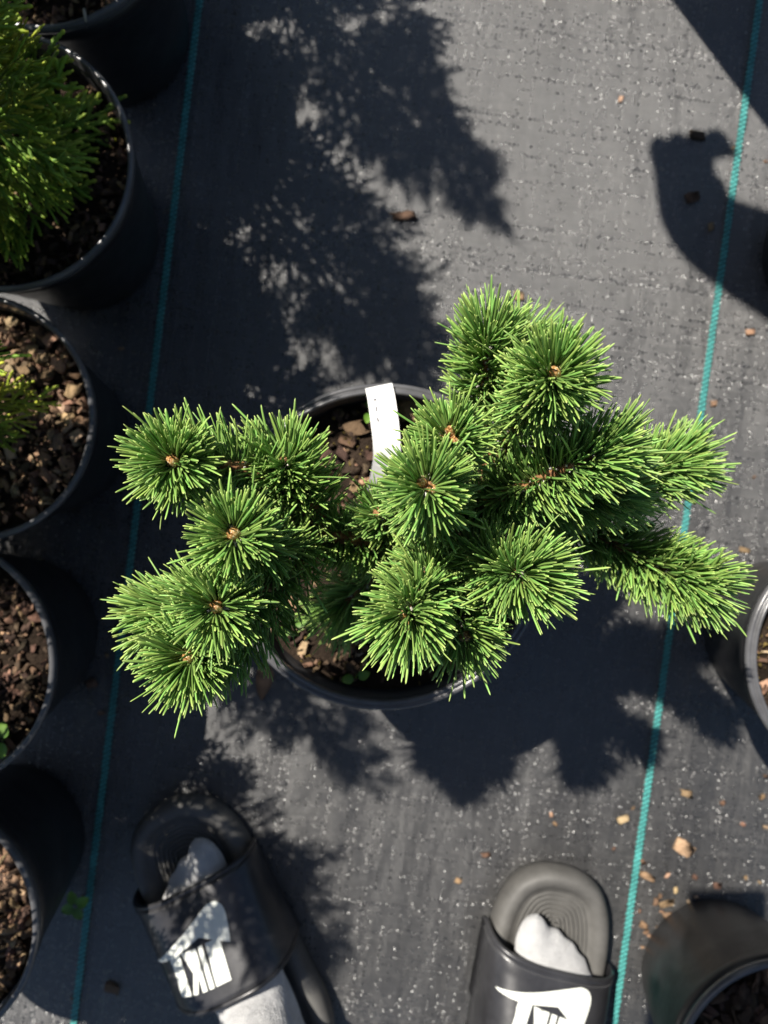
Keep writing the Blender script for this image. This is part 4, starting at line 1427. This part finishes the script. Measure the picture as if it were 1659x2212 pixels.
# the phone held level over the plant; its lens is where this picture is taken from
bm = bmesh.new()
bmesh.ops.create_cube(bm, size=1.0, matrix=Matrix.Translation((-.022, -.058, .7600)) @ Matrix.Diagonal((.075, .156, .0085, 1)))
bmesh.ops.bevel(bm, geom=bm.edges[:], offset=.0032, segments=3, affect='EDGES', profile=.6)
me = bpy.data.meshes.new('phone_body'); bm.to_mesh(me); bm.free(); me.materials.append(M['phone'])
ph = link('smartphone', me)
tag(ph, 'black smartphone held flat above the pine, casting shade on the glossy pot', 'smartphone')

# a second person beyond the frame: only the shadow of body and hanging arm falls into the view
q = Vector((.300, .660, .90))
nodes = {'pelvis': (q, (.13, .10)), 'belly': (q + Vector((0, .0, .16)), (.135, .10)), 'chest': (q + Vector((0, .0, .36)), (.15, .105)), 'neckb': (q + Vector((0, -.02, .52)), .06),
         'neck': (q + Vector((0, -.04, .58)), .05), 'head': (q + Vector((0, -.07, .67)), (.072, .085)), 'crown': (q + Vector((0, -.07, .76)), (.062, .07)),
         'hipL': (q + Vector((-.09, 0, -.06)), .09), 'hipR': (q + Vector((.09, 0, -.06)), .09), 'kneeL': (Vector((.205, .645, .48)), .065), 'kneeR': (Vector((.385, .645, .48)), .065),
         'ankL': (Vector((.20, .67, .09)), .045), 'ankR': (Vector((.395, .67, .09)), .045), 'heelL': (Vector((.20, .67, .04)), .036), 'heelR': (Vector((.395, .67, .04)), .036),
         'toeL': (Vector((.19, .545, .032)), (.042, .028)), 'toeR': (Vector((.41, .545, .032)), (.042, .028)),
         'shL': (q + Vector((-.18, 0, .46)), .062), 'shR': (q + Vector((.18, 0, .46)), .062),
         'elL': (Vector((.020, .70, 1.00)), .060), 'elR': (Vector((.555, .675, 1.08)), .044), 'wrL': (Vector((-.058, .668, .757)), .047), 'wrR': (Vector((.565, .615, .84)), .030)}
edges = [('pelvis', 'belly'), ('belly', 'chest'), ('chest', 'neckb'), ('neckb', 'neck'), ('neck', 'head'), ('head', 'crown'), ('pelvis', 'hipL'), ('pelvis', 'hipR'), ('hipL', 'kneeL'), ('hipR', 'kneeR'),
         ('kneeL', 'ankL'), ('kneeR', 'ankR'), ('ankL', 'heelL'), ('ankR', 'heelR'), ('heelL', 'toeL'), ('heelR', 'toeR'), ('chest', 'shL'), ('chest', 'shR'), ('shL', 'elL'), ('shR', 'elR'), ('elL', 'wrL'), ('elR', 'wrR')]
hand_nodes(nodes, edges, 'wrL', 'hl', (-.058, .668, .757), (.038, .050, -.08), (.70, .42, .58), Vector((.1, -.1, .15)), .95, .22, .25, 1.5)
hand_nodes(nodes, edges, 'wrR', 'hr', (.565, .615, .84), (0, -.1, -1), (-.25, -.95, 0), Vector((-.5, 0, 0)))
def cloth2(p):
    if p.z < .07: return 3
    if p.z < .93 and .14 < p.x < .49: return 0
    if p.z > 1.55: return 3 if p.y > .70 or p.z > 1.64 else 2
    if p.z > 1.44 and abs(p.x - q.x) < .09: return 2
    return 1 if (.06 < p.x < .54 and p.z > .93) else 2
body('person', nodes, edges, 'person in dark jeans and grey shirt whose arm shadow falls across the right teal line', cloth2)
